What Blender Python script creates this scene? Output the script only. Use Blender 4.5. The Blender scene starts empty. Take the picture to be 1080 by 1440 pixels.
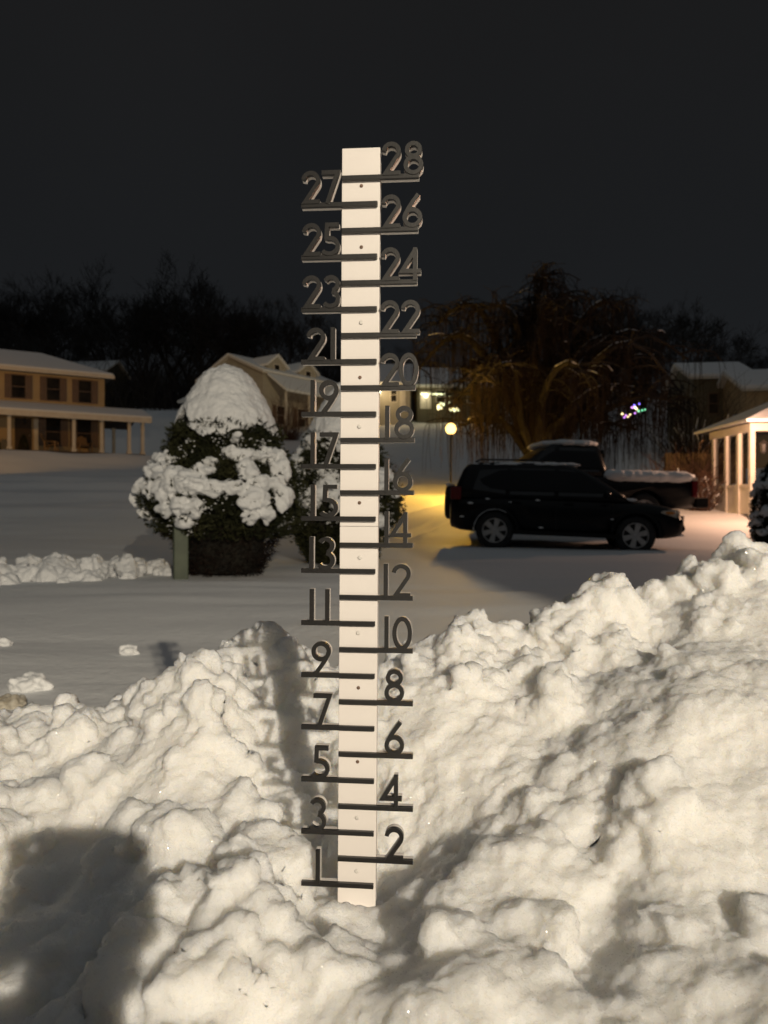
import bpy, bmesh, math, random
import numpy as np
from mathutils import Vector, Matrix, noise, Euler

SC = bpy.context.scene
COL = SC.collection
R = math.radians
random.seed(7)
rnd = random.Random(11)

# ------------------------------------------------------------------ camera
CAMZ = 0.70
FPX = 1060.0                       # focal length in photo pixels (1080 wide)
cam_d = bpy.data.cameras.new('camera')
cam = bpy.data.objects.new('camera', cam_d); COL.objects.link(cam)
cam.location = (0, 0, CAMZ); cam.rotation_euler = (R(90), 0, 0)
cam_d.sensor_fit = 'HORIZONTAL'; cam_d.sensor_width = 36; cam_d.lens = 36 * FPX / 1080
cam_d.clip_start = 0.05; cam_d.clip_end = 2000
cam_d.dof.use_dof = True; cam_d.dof.focus_distance = 0.85; cam_d.dof.aperture_fstop = 13
SC.camera = cam
SC.render.engine = 'CYCLES'
SC.view_settings.view_transform = 'Standard'; SC.view_settings.look = 'None'
SC.view_settings.exposure = 0; SC.view_settings.gamma = 1

# ------------------------------------------------------------------ world: low overcast sky with town glow
W = bpy.data.worlds.new('World'); SC.world = W; W.use_nodes = True
wn = W.node_tree.nodes; wl = W.node_tree.links
bg = wn['Background']
tc = wn.new('ShaderNodeTexCoord'); sp = wn.new('ShaderNodeSeparateXYZ')
wl.new(tc.outputs['Generated'], sp.inputs[0])
cr = wn.new('ShaderNodeValToRGB'); wl.new(sp.outputs['Z'], cr.inputs[0])
cr.color_ramp.elements[0].position = 0.0; cr.color_ramp.elements[0].color = (0.0150, 0.0165, 0.0185, 1)
cr.color_ramp.elements[1].position = 0.62; cr.color_ramp.elements[1].color = (0.0108, 0.0108, 0.0112, 1)
e = cr.color_ramp.elements.new(0.25); e.color = (0.0108, 0.0118, 0.0132, 1)
nz = wn.new('ShaderNodeTexNoise'); nz.inputs['Scale'].default_value = 2.2; nz.inputs['Detail'].default_value = 3
wl.new(tc.outputs['Generated'], nz.inputs['Vector'])
mr = wn.new('ShaderNodeMapRange'); mr.inputs['To Min'].default_value = 0.8; mr.inputs['To Max'].default_value = 1.15
wl.new(nz.outputs['Fac'], mr.inputs['Value'])
wl.new(cr.outputs[0], bg.inputs['Color']); wl.new(mr.outputs[0], bg.inputs['Strength'])

# ------------------------------------------------------------------ lights
def light(name, kind, loc, energy, color, **kw):
    d = bpy.data.lights.new(name, kind); d.energy = energy; d.color = color
    for k, v in kw.items(): setattr(d, k, v)
    o = bpy.data.objects.new(name, d); COL.objects.link(o); o.location = loc
    return o
def aim(o, target):
    o.rotation_euler = (Vector(target) - o.location).to_track_quat('-Z', 'Y').to_euler()

# added fill sun in place of spread street light: very soft, from above
fill_sun = light('ambient_fill', 'SUN', (0, 0, 30), 0.155, (0.88, 0.96, 1.0), angle=R(110))
fill_sun.rotation_euler = (R(18), R(8), 0)
# floodlight of the house behind the camera
flood = light('house_floodlight', 'SPOT', (2.96, -7.77, 3.70), 4600, (1.0, 0.865, 0.665),
              spot_size=R(44), spot_blend=0.12, shadow_soft_size=0.05)
az = R(-28.7)
aim(flood, (2.96 + 20 * math.sin(az), -7.77 + 20 * math.cos(az), 0.0))
# sodium street lamp out of the picture on the left
street = light('street_lamp_light', 'SPOT', (-27, 17, 9.5), 4300, (1.0, 0.48, 0.085), spot_size=R(50), spot_blend=0.6, shadow_soft_size=0.3)
aim(street, (-20, 48, 6.5))

# ------------------------------------------------------------------ helpers
def at(px, py, Y):
    return Vector(((px - 540) / FPX * Y, Y, CAMZ - (py - 720) / FPX * Y))

def new_mat(name, color, rough=0.6, metallic=0.0, spec=0.5):
    m = bpy.data.materials.new(name); m.use_nodes = True
    b = m.node_tree.nodes['Principled BSDF']
    b.inputs['Base Color'].default_value = (*color, 1)
    b.inputs['Roughness'].default_value = rough
    b.inputs['Metallic'].default_value = metallic
    b.inputs['Specular IOR Level'].default_value = spec
    return m

def add_noise(m, c1, c2, scale=5, detail=4, bump=0.0, bump_scale=None, coord='Object', stretch=(1, 1, 1), dist=0.01):
    nt = m.node_tree; n = nt.nodes; l = nt.links; b = n['Principled BSDF']
    t = n.new('ShaderNodeTexCoord'); mp = n.new('ShaderNodeMapping'); mp.inputs['Scale'].default_value = stretch
    l.new(t.outputs[coord], mp.inputs[0])
    x = n.new('ShaderNodeTexNoise'); x.inputs['Scale'].default_value = scale; x.inputs['Detail'].default_value = detail
    l.new(mp.outputs[0], x.inputs['Vector'])
    r = n.new('ShaderNodeValToRGB')
    r.color_ramp.elements[0].position = 0.3; r.color_ramp.elements[1].position = 0.7
    r.color_ramp.elements[0].color = (*c1, 1); r.color_ramp.elements[1].color = (*c2, 1)
    l.new(x.outputs['Fac'], r.inputs[0]); l.new(r.outputs[0], b.inputs['Base Color'])
    if bump:
        y = n.new('ShaderNodeTexNoise'); y.inputs['Scale'].default_value = bump_scale or scale * 4; y.inputs['Detail'].default_value = 5
        l.new(mp.outputs[0], y.inputs['Vector'])
        bp = n.new('ShaderNodeBump'); bp.inputs['Strength'].default_value = bump; bp.inputs['Distance'].default_value = dist
        l.new(y.outputs['Fac'], bp.inputs['Height']); l.new(bp.outputs[0], b.inputs['Normal'])
    return m

def emis(name, color, strength):
    m = new_mat(name, (0.8, 0.8, 0.8), 0.4)
    b = m.node_tree.nodes['Principled BSDF']
    b.inputs['Emission Color'].default_value = (*color, 1); b.inputs['Emission Strength'].default_value = strength
    return m

class MB:
    def __init__(s): s.v = []; s.f = []
    def add(s, vs, fs):
        o = len(s.v); s.v += [tuple(p) for p in vs]; s.f += [tuple(i + o for i in f) for f in fs]; return s
    def box(s, x0, x1, y0, y1, z0, z1):
        return s.add([(x0, y0, z0), (x1, y0, z0), (x1, y1, z0), (x0, y1, z0), (x0, y0, z1), (x1, y0, z1), (x1, y1, z1), (x0, y1, z1)],
                     [(3, 2, 1, 0), (4, 5, 6, 7), (0, 1, 5, 4), (1, 2, 6, 5), (2, 3, 7, 6), (3, 0, 4, 7)])
    def tube(s, pts, rad, n=6, cap=True):
        pts = [Vector(p) for p in pts]
        if not hasattr(rad, '__len__'): rad = [rad] * len(pts)
        rings = []
        for i, p in enumerate(pts):
            a = pts[max(0, i - 1)]; b = pts[min(len(pts) - 1, i + 1)]
            d = (b - a)
            if d.length < 1e-9: d = Vector((0, 0, 1))
            d.normalize()
            u = d.cross(Vector((0.13, 0.97, 0.2)) if abs(d.y) < 0.9 else Vector((1, 0, 0.1))).normalized(); w = d.cross(u)
            rings.append([p + (u * math.cos(2 * math.pi * k / n) + w * math.sin(2 * math.pi * k / n)) * rad[i] for k in range(n)])
        vs = [q for r in rings for q in r]; fs = []
        for i in range(len(pts) - 1):
            for k in range(n):
                fs.append((i * n + k, i * n + (k + 1) % n, (i + 1) * n + (k + 1) % n, (i + 1) * n + k))
        if cap:
            fs.append(tuple(range(n - 1, -1, -1))); fs.append(tuple((len(pts) - 1) * n + k for k in range(n)))
        return s.add(vs, fs)
    def rings(s, rings, cap=True, closed=True):
        n = len(rings[0]); vs = [p for r in rings for p in r]; fs = []
        for i in range(len(rings) - 1):
            for k in range(n if closed else n - 1):
                fs.append((i * n + k, i * n + (k + 1) % n, (i + 1) * n + (k + 1) % n, (i + 1) * n + k))
        if cap:
            fs.append(tuple(range(n - 1, -1, -1))); fs.append(tuple((len(rings) - 1) * n + k for k in range(n)))
        return s.add(vs, fs)
    def lathe(s, prof, c=(0, 0, 0), n=20, axis='z', cap=True):
        rr = []
        for r, h in prof:
            ring = []
            for k in range(n):
                a = 2 * math.pi * k / n; x, y = r * math.cos(a), r * math.sin(a)
                ring.append((c[0] + x, c[1] + y, c[2] + h) if axis == 'z' else (c[0] + x, c[1] + h, c[2] + y) if axis == 'y' else (c[0] + h, c[1] + x, c[2] + y))
            rr.append(ring)
        return s.rings(rr, cap)
    def prism(s, poly, y0, y1, axis='y'):           # poly of (a,b) extruded along axis
        n = len(poly)
        P = (lambda a, b, c: (a, c, b)) if axis == 'y' else (lambda a, b, c: (c, a, b)) if axis == 'x' else (lambda a, b, c: (a, b, c))
        vs = [P(a, b, y0) for a, b in poly] + [P(a, b, y1) for a, b in poly]
        fs = [tuple(range(n)), tuple(range(2 * n - 1, n - 1, -1))] + [(i, i + n, (i + 1) % n + n, (i + 1) % n) for i in range(n)]
        return s.add(vs, fs)
    def ell(s, c, r, seg=10, rng=7, rot=None, rough=0, seed=0):
        vs = []; fs = []
        M = rot or Matrix.Identity(3)
        for i in range(rng + 1):
            th = math.pi * i / rng
            for k in range(seg):
                ph = 2 * math.pi * k / seg
                d = Vector((math.sin(th) * math.cos(ph), math.sin(th) * math.sin(ph), math.cos(th)))
                f = 1 + (rough * noise.noise(d * 1.6 + Vector((seed * 7.3, seed * 3.1, seed))) if rough else 0)
                p = M @ Vector((d.x * r[0], d.y * r[1], d.z * r[2])) * f
                vs.append((c[0] + p.x, c[1] + p.y, c[2] + p.z))
        for i in range(rng):
            for k in range(seg):
                fs.append((i * seg + k, (i + 1) * seg + k, (i + 1) * seg + (k + 1) % seg, i * seg + (k + 1) % seg))
        return s.add(vs, fs)
    def mesh(s, name, smooth=False):
        me = bpy.data.meshes.new(name); me.from_pydata(s.v, [], s.f); me.validate()
        bm = bmesh.new(); bm.from_mesh(me)
        bmesh.ops.recalc_face_normals(bm, faces=bm.faces)
        bm.to_mesh(me); bm.free()
        if smooth: me.polygons.foreach_set('use_smooth', [True] * len(me.polygons))
        return me
    def build(s, name, mat, parent=None, smooth=False, label=None, bevel=0):
        o = bpy.data.objects.new(name, s.mesh(name, smooth)); COL.objects.link(o)
        if mat: o.data.materials.append(mat)
        if parent: o.parent = parent
        if label: o['label'] = label
        if bevel:
            b = o.modifiers.new('bevel', 'BEVEL'); b.width = bevel; b.segments = 2; b.limit_method = 'ANGLE'
        return o

def tag(o, label=None, cat=None, group=None, kind=None):
    if label: o['label'] = label
    if cat: o['category'] = cat
    if group: o['group'] = group
    if kind: o['kind'] = kind
    return o
def thing(name, label, cat, loc=(0, 0, 0), rz=0, group=None):
    o = bpy.data.objects.new(name, None); COL.objects.link(o); o.empty_display_size = 0.1
    o.location = loc; o.rotation_euler = (0, 0, rz)
    return tag(o, label, cat, group)
def copy_tree(o, parent=None):
    c = o.copy(); COL.objects.link(c)
    if parent: c.parent = parent
    for ch in [x for x in list(COL.objects) if x.parent == o]: copy_tree(ch, c)
    return c
def bake(o):
    """replace an object's mesh by its evaluated one"""
    dg = bpy.context.evaluated_depsgraph_get(); dg.update()
    me = bpy.data.meshes.new_from_object(o.evaluated_get(dg))
    old = o.data; o.modifiers.clear(); o.data = me
    bpy.data.meshes.remove(old); me.name = o.name
    return o
def subtract(o, cutter_mb):
    c = cutter_mb.build('cutter', None)
    if o.parent: c.parent = o.parent
    m = o.modifiers.new('cut', 'BOOLEAN'); m.object = c; m.operation = 'DIFFERENCE'; m.solver = 'EXACT'
    bake(o); bpy.data.objects.remove(c)
def remesh(o, vox, disp=(), cells=()):
    m = o.modifiers.new('vox', 'REMESH'); m.mode = 'VOXEL'; m.voxel_size = vox; m.use_smooth_shade = True
    for sc, st, depth in disp:
        t = bpy.data.textures.new('snow_grain', 'CLOUDS'); t.noise_scale = sc; t.noise_depth = depth
        d = o.modifiers.new('disp', 'DISPLACE'); d.texture = t; d.strength = st; d.mid_level = 0.5; d.texture_coords = 'LOCAL'
    for sc, st in cells:
        t = bpy.data.textures.new('snow_cells', 'VORONOI'); t.noise_scale = sc; t.distance_metric = 'DISTANCE_SQUARED'; t.noise_intensity = 1.0
        d = o.modifiers.new('disp', 'DISPLACE'); d.texture = t; d.strength = -st; d.mid_level = 0.3; d.texture_coords = 'LOCAL'
    return bake(o)

# ------------------------------------------------------------------ materials
def snow_mat(name, scale, bump, sss=0.0, glint=False, dist=0.004, c=(0.80, 0.81, 0.82)):
    m = new_mat(name, c, 0.65, spec=0.3)
    nt = m.node_tree; n = nt.nodes; l = nt.links; b = n['Principled BSDF']
    t = n.new('ShaderNodeTexCoord')
    a = n.new('ShaderNodeTexNoise'); a.inputs['Scale'].default_value = scale; a.inputs['Detail'].default_value = 6; a.inputs['Roughness'].default_value = 0.65
    l.new(t.outputs['Object'], a.inputs['Vector'])
    bp = n.new('ShaderNodeBump'); bp.inputs['Strength'].default_value = bump; bp.inputs['Distance'].default_value = dist
    l.new(a.outputs['Fac'], bp.inputs['Height']); l.new(bp.outputs[0], b.inputs['Normal'])
    if sss:
        b.inputs['Subsurface Weight'].default_value = sss
        b.inputs['Subsurface Radius'].default_value = (1.0, 0.92, 0.78); b.inputs['Subsurface Scale'].default_value = 0.033
    if glint:
        # loose ice crystals: each tiny cell carries a facet of its own, a few of them mirror-like
        v = n.new('ShaderNodeTexVoronoi'); v.inputs['Scale'].default_value = 900; l.new(t.outputs['Object'], v.inputs['Vector'])
        sx = n.new('ShaderNodeSeparateColor'); l.new(v.outputs['Color'], sx.inputs[0])
        gt = n.new('ShaderNodeMath'); gt.operation = 'GREATER_THAN'; gt.inputs[1].default_value = 0.93; l.new(sx.outputs[0], gt.inputs[0])
        geo = n.new('ShaderNodeNewGeometry')
        sub = n.new('ShaderNodeVectorMath'); sub.operation = 'SUBTRACT'; sub.inputs[1].default_value = (0.5, 0.5, 0.5); l.new(v.outputs['Color'], sub.inputs[0])
        sc = n.new('ShaderNodeVectorMath'); sc.operation = 'SCALE'; sc.inputs['Scale'].default_value = 1.3; l.new(sub.outputs[0], sc.inputs[0])
        ad = n.new('ShaderNodeVectorMath'); l.new(geo.outputs['Normal'], ad.inputs[0]); l.new(sc.outputs[0], ad.inputs[1])
        no = n.new('ShaderNodeVectorMath'); no.operation = 'NORMALIZE'; l.new(ad.outputs[0], no.inputs[0])
        l.new(gt.outputs[0], b.inputs['Coat Weight']); b.inputs['Coat Roughness'].default_value = 0.16
        l.new(no.outputs[0], b.inputs['Coat Normal'])
    return m
M_BANK = snow_mat('snow_bank_grain', 240, 1.0, 1.0, True, 0.005, (0.90, 0.89, 0.87))
M_SNOW = snow_mat('snow_field', 14, 0.35, 0, False, 0.03)
M_CLUMP = snow_mat('snow_clump', 30, 0.4, 0, False, 0.02)
M_PLASTIC = add_noise(new_mat('white_plastic', (0.8, 0.76, 0.73), 0.42), (0.69, 0.655, 0.635), (0.655, 0.62, 0.60), 9, 3, 0.05, 120, dist=0.001)
M_BLACK = add_noise(new_mat('black_plastic', (0.005, 0.0045, 0.0045), 0.37, spec=0.65), (0.004, 0.0037, 0.0037), (0.008, 0.007, 0.007), 40, 4, 0.15, 420, dist=0.0006)
M_HOLE = add_noise(new_mat('screw_brown', (0.12, 0.07, 0.045), 0.6), (0.16, 0.09, 0.06), (0.08, 0.05, 0.03), 300)
M_PLUG = add_noise(new_mat('plug_white', (0.6, 0.58, 0.55), 0.5), (0.62, 0.6, 0.57), (0.5, 0.48, 0.46), 300)
def siding(name, c):
    m = new_mat(name, c, 0.6)
    nt = m.node_tree; n = nt.nodes; l = nt.links; b = n['Principled BSDF']
    t = n.new('ShaderNodeTexCoord'); w = n.new('ShaderNodeTexWave'); w.bands_direction = 'Z'; w.wave_profile = 'SAW'
    w.inputs['Scale'].default_value = 1.6; w.inputs['Distortion'].default_value = 0
    l.new(t.outputs['Object'], w.inputs['Vector'])
    bp = n.new('ShaderNodeBump'); bp.inputs['Strength'].default_value = 0.6; bp.inputs['Distance'].default_value = 0.03
    l.new(w.outputs['Fac'], bp.inputs['Height']); l.new(bp.outputs[0], b.inputs['Normal'])
    x = n.new('ShaderNodeTexNoise'); x.inputs['Scale'].default_value = 1.2; x.inputs['Detail'].default_value = 6
    l.new(t.outputs['Object'], x.inputs['Vector'])
    mx = n.new('ShaderNodeMix'); mx.data_type = 'RGBA'; mx.inputs['A'].default_value = (*c, 1); mx.inputs['B'].default_value = (*[k * 0.72 for k in c], 1)
    l.new(x.outputs['Fac'], mx.inputs['Factor']); l.new(mx.outputs['Result'], b.inputs['Base Color'])
    return m
M_SIDE_TAN = siding('tan_siding', (0.52, 0.38, 0.21))
M_SIDE_CREAM = siding('cream_siding', (0.50, 0.46, 0.38))
M_SIDE_DARK = siding('olive_siding', (0.16, 0.14, 0.09))
M_TRIM = add_noise(new_mat('trim_paint', (0.72, 0.67, 0.58), 0.5), (0.74, 0.69, 0.6), (0.64, 0.58, 0.5), 3)
M_SHUTTER = add_noise(new_mat('shutter_paint', (0.16, 0.10, 0.07), 0.55), (0.17, 0.105, 0.07), (0.13, 0.085, 0.06), 4)
M_GLASS = add_noise(new_mat('window_glass', (0.02, 0.018, 0.015), 0.08), (0.012, 0.011, 0.010), (0.035, 0.03, 0.025), 2)
M_DARKWOOD = add_noise(new_mat('dark_wood', (0.05, 0.03, 0.02), 0.7), (0.06, 0.035, 0.022), (0.035, 0.022, 0.015), 6)
M_WOOD = add_noise(new_mat('fence_wood', (0.28, 0.17, 0.08), 0.7), (0.32, 0.2, 0.1), (0.2, 0.12, 0.06), 5, stretch=(4, 4, .5))
M_SHINGLE = add_noise(new_mat('shingle', (0.06, 0.055, 0.05), 0.85), (0.07, 0.06, 0.055), (0.04, 0.038, 0.035), 8)
M_IRON = add_noise(new_mat('black_iron', (0.015, 0.014, 0.013), 0.5), (0.018, 0.016, 0.015), (0.01, 0.01, 0.01), 20)
M_BARK = add_noise(new_mat('willow_bark', (0.09, 0.065, 0.045), 0.9), (0.026, 0.021, 0.018), (0.012, 0.010, 0.008), 7, 5, 0.5, 25, stretch=(1, 1, .3), dist=0.03)
M_STRAND = add_noise(new_mat('willow_twig', (0.055, 0.034, 0.02), 0.9, spec=.1), (0.026, 0.018, 0.012), (0.012, 0.009, 0.006), 1.2)
M_TWIG = add_noise(new_mat('winter_twig', (0.035, 0.03, 0.026), 0.9), (0.045, 0.038, 0.032), (0.024, 0.02, 0.018), 0.6)
M_BRUSH = add_noise(new_mat('brush_twig', (0.1, 0.05, 0.03), 0.9), (0.12, 0.06, 0.035), (0.06, 0.032, 0.022), 1.5)
M_NEEDLE = add_noise(new_mat('needle_green', (0.03, 0.036, 0.017), 0.8, spec=.2), (0.05, 0.05, 0.02), (0.014, 0.018, 0.009), 5)
M_SKIRT = add_noise(new_mat('brown_dead_twig', (0.018, 0.011, 0.008), 0.9, spec=.2), (0.024, 0.014, 0.010), (0.010, 0.007, 0.005), 4)
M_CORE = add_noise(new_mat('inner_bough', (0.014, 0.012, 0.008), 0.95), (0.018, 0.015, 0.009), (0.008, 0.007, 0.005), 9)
M_PEDESTAL = add_noise(new_mat('pedestal_green', (0.16, 0.19, 0.13), 0.6), (0.10, 0.12, 0.08), (0.065, 0.08, 0.055), 6, 4, 0.1, 40)
M_CARPAINT = add_noise(new_mat('black_car_paint', (0.003, 0.0035, 0.0045), 0.3, spec=0.22), (0.0028, 0.003, 0.004), (0.006, 0.006, 0.006), 3)
M_CARGLASS = add_noise(new_mat('car_glass', (0.01, 0.011, 0.013), 0.1, spec=0.5), (0.012, 0.013, 0.014), (0.026, 0.027, 0.028), 2)
M_TYRE = add_noise(new_mat('tyre_rubber', (0.012, 0.012, 0.012), 0.85), (0.010, 0.010, 0.010), (0.03, 0.03, 0.03), 9)
M_RIM = add_noise(new_mat('alloy_rim', (0.55, 0.54, 0.52), 0.4, 0.6), (0.6, 0.58, 0.56), (0.42, 0.41, 0.4), 12)
M_RED = add_noise(new_mat('red_lens', (0.35, 0.012, 0.015), 0.25), (0.16, 0.008, 0.01), (0.11, 0.006, 0.008), 12)
M_LENS = add_noise(new_mat('clear_lens', (0.55, 0.5, 0.42), 0.15), (0.6, 0.55, 0.46), (0.42, 0.38, 0.32), 15)
M_AMBER = add_noise(new_mat('amber_lens', (0.6, 0.22, 0.03), 0.25), (0.62, 0.24, 0.04), (0.5, 0.18, 0.02), 15)
M_DARKPLASTIC = add_noise(new_mat('bumper_plastic', (0.01, 0.01, 0.01), 0.7, spec=.2), (0.012, 0.012, 0.012), (0.007, 0.007, 0.007), 10)
M_BULB = emis('lamp_globe_lit', (1.0, 0.60, 0.17), 4.2); M_BULB.node_tree.nodes['Principled BSDF'].inputs['Base Color'].default_value = (.35, .2, .06, 1)
M_BULBW = emis('porch_bulb_lit', (1.0, 0.85, 0.55), 8)
M_GARL = emis('garland_bulb_lit', (0.95, 1.0, 0.55), 2.6)
M_BLUE = emis('blue_bulb_lit', (0.12, 0.08, 1.0), 4)
M_GREEN = emis('green_bulb_lit', (0.1, 0.9, 0.45), 1.6)
M_PINK = emis('violet_bulb_lit', (0.6, 0.2, 1.0), 2)
M_ORNAM = emis('warm_bulb_lit', (1.0, 0.8, 0.35), 3)
M_COAT = add_noise(new_mat('dark_coat', (0.03, 0.035, 0.05), 0.8), (0.035, 0.04, 0.055), (0.02, 0.024, 0.035), 8)
M_SKIN = add_noise(new_mat('skin', (0.5, 0.3, 0.22), 0.5), (0.52, 0.31, 0.23), (0.46, 0.27, 0.19), 10)
M_HAIR = add_noise(new_mat('hair_brown', (0.04, 0.025, 0.015), 0.7), (0.05, 0.03, 0.02), (0.03, 0.02, 0.012), 30)
M_OCHRE = add_noise(new_mat('ochre_clay', (0.32, 0.19, 0.06), 0.75), (0.36, 0.22, 0.07), (0.22, 0.13, 0.045), 8)

# ------------------------------------------------------------------ terrain
TY = [-60, 0, 15.2, 17.5, 20, 24, 28, 36, 46, 60, 80, 120, 200, 400]
TZ = [0, 0, 0.0, 0.26, 0.60, 1.1, 1.6, 2.5, 3.75, 6.9, 11.0, 17.5, 33, 60]
def terrain(x, y):
    z = float(np.interp(y, TY, TZ))
    if 10 < y: z += 0.012 * max(-12, min(12, (x * -1.0 + 4))) * min(1, (y - 10) / 5) * (1 if y < 40 else 40 / y)
    # levelled yard round the house on the left
    u, v = PADC[0] * (x - PADX) + PADC[1] * (y - PADY), -PADC[1] * (x - PADX) + PADC[0] * (y - PADY)
    d = math.hypot(max(-16 - u, 0, u - 3.5), max(-3.0 - v, 0, v - 9))
    w = max(0, 1 - d / 7.0); w = w * w * (3 - 2 * w)
    return z + (PADZ - z) * w
PADX, PADY = (147 - 540) / FPX * 47, 47.0; PADZ = CAMZ - (645 - 720) / FPX * 47; PADC = (5 / math.hypot(5, 3), 3 / math.hypot(5, 3))
def ripple(x, y):
    a = noise.noise(Vector((x * 0.55, y * 1.9, 3.3))) * 0.022 + noise.noise(Vector((x * 0.3, y * 0.7, 8.8))) * 0.045
    a += noise.noise(Vector((x * 3.5, y * 7, 1.2))) * 0.004 + noise.noise(Vector((x * 0.9 + y * .25, y * 4.2, 5.1))) * 0.011 * (0.5 + noise.noise(Vector((x * .4, y * .5, 2))))
    return a
def tracks(x, y):
    """wheel ruts of the drive, running up the slope past the lamp post"""
    z = 0.0
    if 16 < y < 40:
        for off in (0.0, 1.5):
            d = abs(x - (0.35 + off + (y - 19.5) * 0.42)) 
            if d < 0.5: z += -0.09 * math.exp(-(d / 0.14) ** 2) + 0.05 * math.exp(-((d - 0.30) / 0.1) ** 2)
    # churned street snow on the left
    if x < 1.5 and 19 < y < 33:
        k = min(1, (1.5 - x) / 3)
        for y0, h in ((20.3, 0.07), (22.4, -0.06), (24.2, 0.10), (26.0, -0.08), (27.5, 0.16), (30.5, 0.14)):
            z += k * h * math.exp(-((y - y0 - 0.02 * x) / 0.5) ** 2)
    return z
ys = [-60, -30, -12, -6, -3, -1, 0.5, 1.5]
y = 2.0; st = 0.045
while y < 420: ys.append(y); y += st; st = min(st * 1.0145, 9) if y > 3 else st
xs_half = []; x = 0.0; st = 0.09
while x < 330: xs_half.append(x); x += st; st = st if x < 6 else min(st * 1.045, 12)
xs = [-q for q in xs_half[:0:-1]] + xs_half
gv = []
for yy in ys:
    for xx in xs:
        f = 1 if yy > 1 else 0
        amp = max(1.0, min(6, yy / 14))
        gv.append((xx, yy, terrain(xx, yy) + f * (ripple(xx, yy) * amp + tracks(xx, yy))))
nx = len(xs)
gf = [(j * nx + i, j * nx + i + 1, (j + 1) * nx + i + 1, (j + 1) * nx + i) for j in range(len(ys) - 1) for i in range(nx - 1)]
g = MB(); g.v = gv; g.f = gf
ground = tag(g.build('snowy_ground', M_SNOW, smooth=True), kind='structure')

# ------------------------------------------------------------------ foreground snow bank
BX = [-1.3, -.9, -.61, -.42, -.3, -.2, -.13, -.07, .0, .07, .18, .3, .40, .48, .65, .9, 1.5]
BZ = [.36, .37, .38, .40, .425, .48, .49, .445, .455, .49, .505, .545, .55, .565, .59, .61, .63]
def bank_h(x, y):
    zc = float(np.interp(x, BX, BZ)); yc = float(np.interp(x, [-1, -.2, 0.1, .7, 1.3], [1.18, 1.17, 1.18, 1.32, 1.4]))
    z0 = float(np.interp(x, [-1, -.4, 0, .4, 1], [.235, .245, .275, .32, .37]))
    if y < 0.35:
        t = max(0, (y + 0.2) / 0.55); h = z0 * t * t * (3 - 2 * t)
    elif y < yc:
        t = (y - .35) / (yc - .35); h = z0 + (zc - z0) * t ** 1.25
    else:
        t = min(1, (y - yc) / 0.75); h = zc - (zc + .06) * t ** 1.1
    # big lumps and gullies pushed up by the plough
    for (gx, gy, a, b, rot, amp) in FEATURES:
        dx, dy = x - gx, y - gy; c, s = math.cos(rot), math.sin(rot)
        u, v = (dx * c + dy * s) / a, (-dx * s + dy * c) / b
        q = u * u + v * v
        if q < 6: h += amp * math.exp(-q)
    p = Vector((x, y, 0))
    f = 1 if y > 0 else 0.4
    h += f * (0.045 * noise.noise(p * 4.2 + Vector((3, 1, 0))) + 0.020 * noise.noise(p * 10) + 0.009 * noise.noise(p * 24))
    return h
FEATURES = [
    (-0.05, 0.82, 0.16, 0.10, 0.0, -0.045),      # hollow the gauge stands in
    (0.0, 0.69, 0.06, 0.045, 0.0, -0.018),
    (-0.13, 1.00, 0.06, 0.15, 0.15, -0.050),
    (0.27, 0.95, 0.07, 0.16, -0.7, -0.024),      # gully right of the gauge
    (0.20, 0.70, 0.035, 0.16, -0.5, -0.035),
    (0.42, 0.66, 0.06, 0.12, -0.75, -0.028),    # deep gully lower right
    (0.50, 0.98, 0.18, 0.20, -0.3, 0.040),
    (0.34, 0.78, 0.08, 0.16, -0.4, 0.014),
    (0.60, 0.70, 0.10, 0.16, -0.2, 0.050),
    (0.10, 1.05, 0.10, 0.14, 0.2, 0.030),
    (-0.26, 0.98, 0.09, 0.12, 0.3, 0.045),
    (-0.11, 0.80, 0.035, 0.07, -0.7, 0.04),
    (-0.20, 0.74, 0.02, 0.16, -0.75, -0.035),
    (-0.42, 0.92, 0.05, 0.10, -0.4, 0.03),
    (-0.52, 0.70, 0.05, 0.18, -0.6, -0.03),
    (0.05, 0.55, 0.10, 0.05, 0.2, 0.02),
    (-0.14, 0.60, 0.09, 0.06, 0.1, 0.025),
]
b = MB()
x0, x1, y0, y1, stp = -1.75, 1.85, -0.2, 2.05, 0.011
nxb = int((x1 - x0) / stp) + 1; nyb = int((y1 - y0) / stp) + 1
top = [(x0 + i * stp, y0 + j * stp, bank_h(x0 + i * stp, y0 + j * stp)) for j in range(nyb) for i in range(nxb)]
bot = [(p[0], p[1], -0.12) for p in top]
N = len(top); b.v = top + bot
for j in range(nyb - 1):
    for i in range(nxb - 1):
        a = j * nxb + i
        b.f.append((a, a + 1, a + 1 + nxb, a + nxb)); b.f.append((N + a + nxb, N + a + 1 + nxb, N + a + 1, N + a))
for i in range(nxb - 1):
    b.f.append((i + 1, i, N + i, N + i + 1)); a = (nyb - 1) * nxb + i; b.f.append((a, a + 1, N + a + 1, N + a))
for j in range(nyb - 1):
    a = j * nxb; b.f.append((a, a + nxb, N + a + nxb, N + a)); a += nxb - 1; b.f.append((a + nxb, a, N + a, N + a + nxb))
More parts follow.
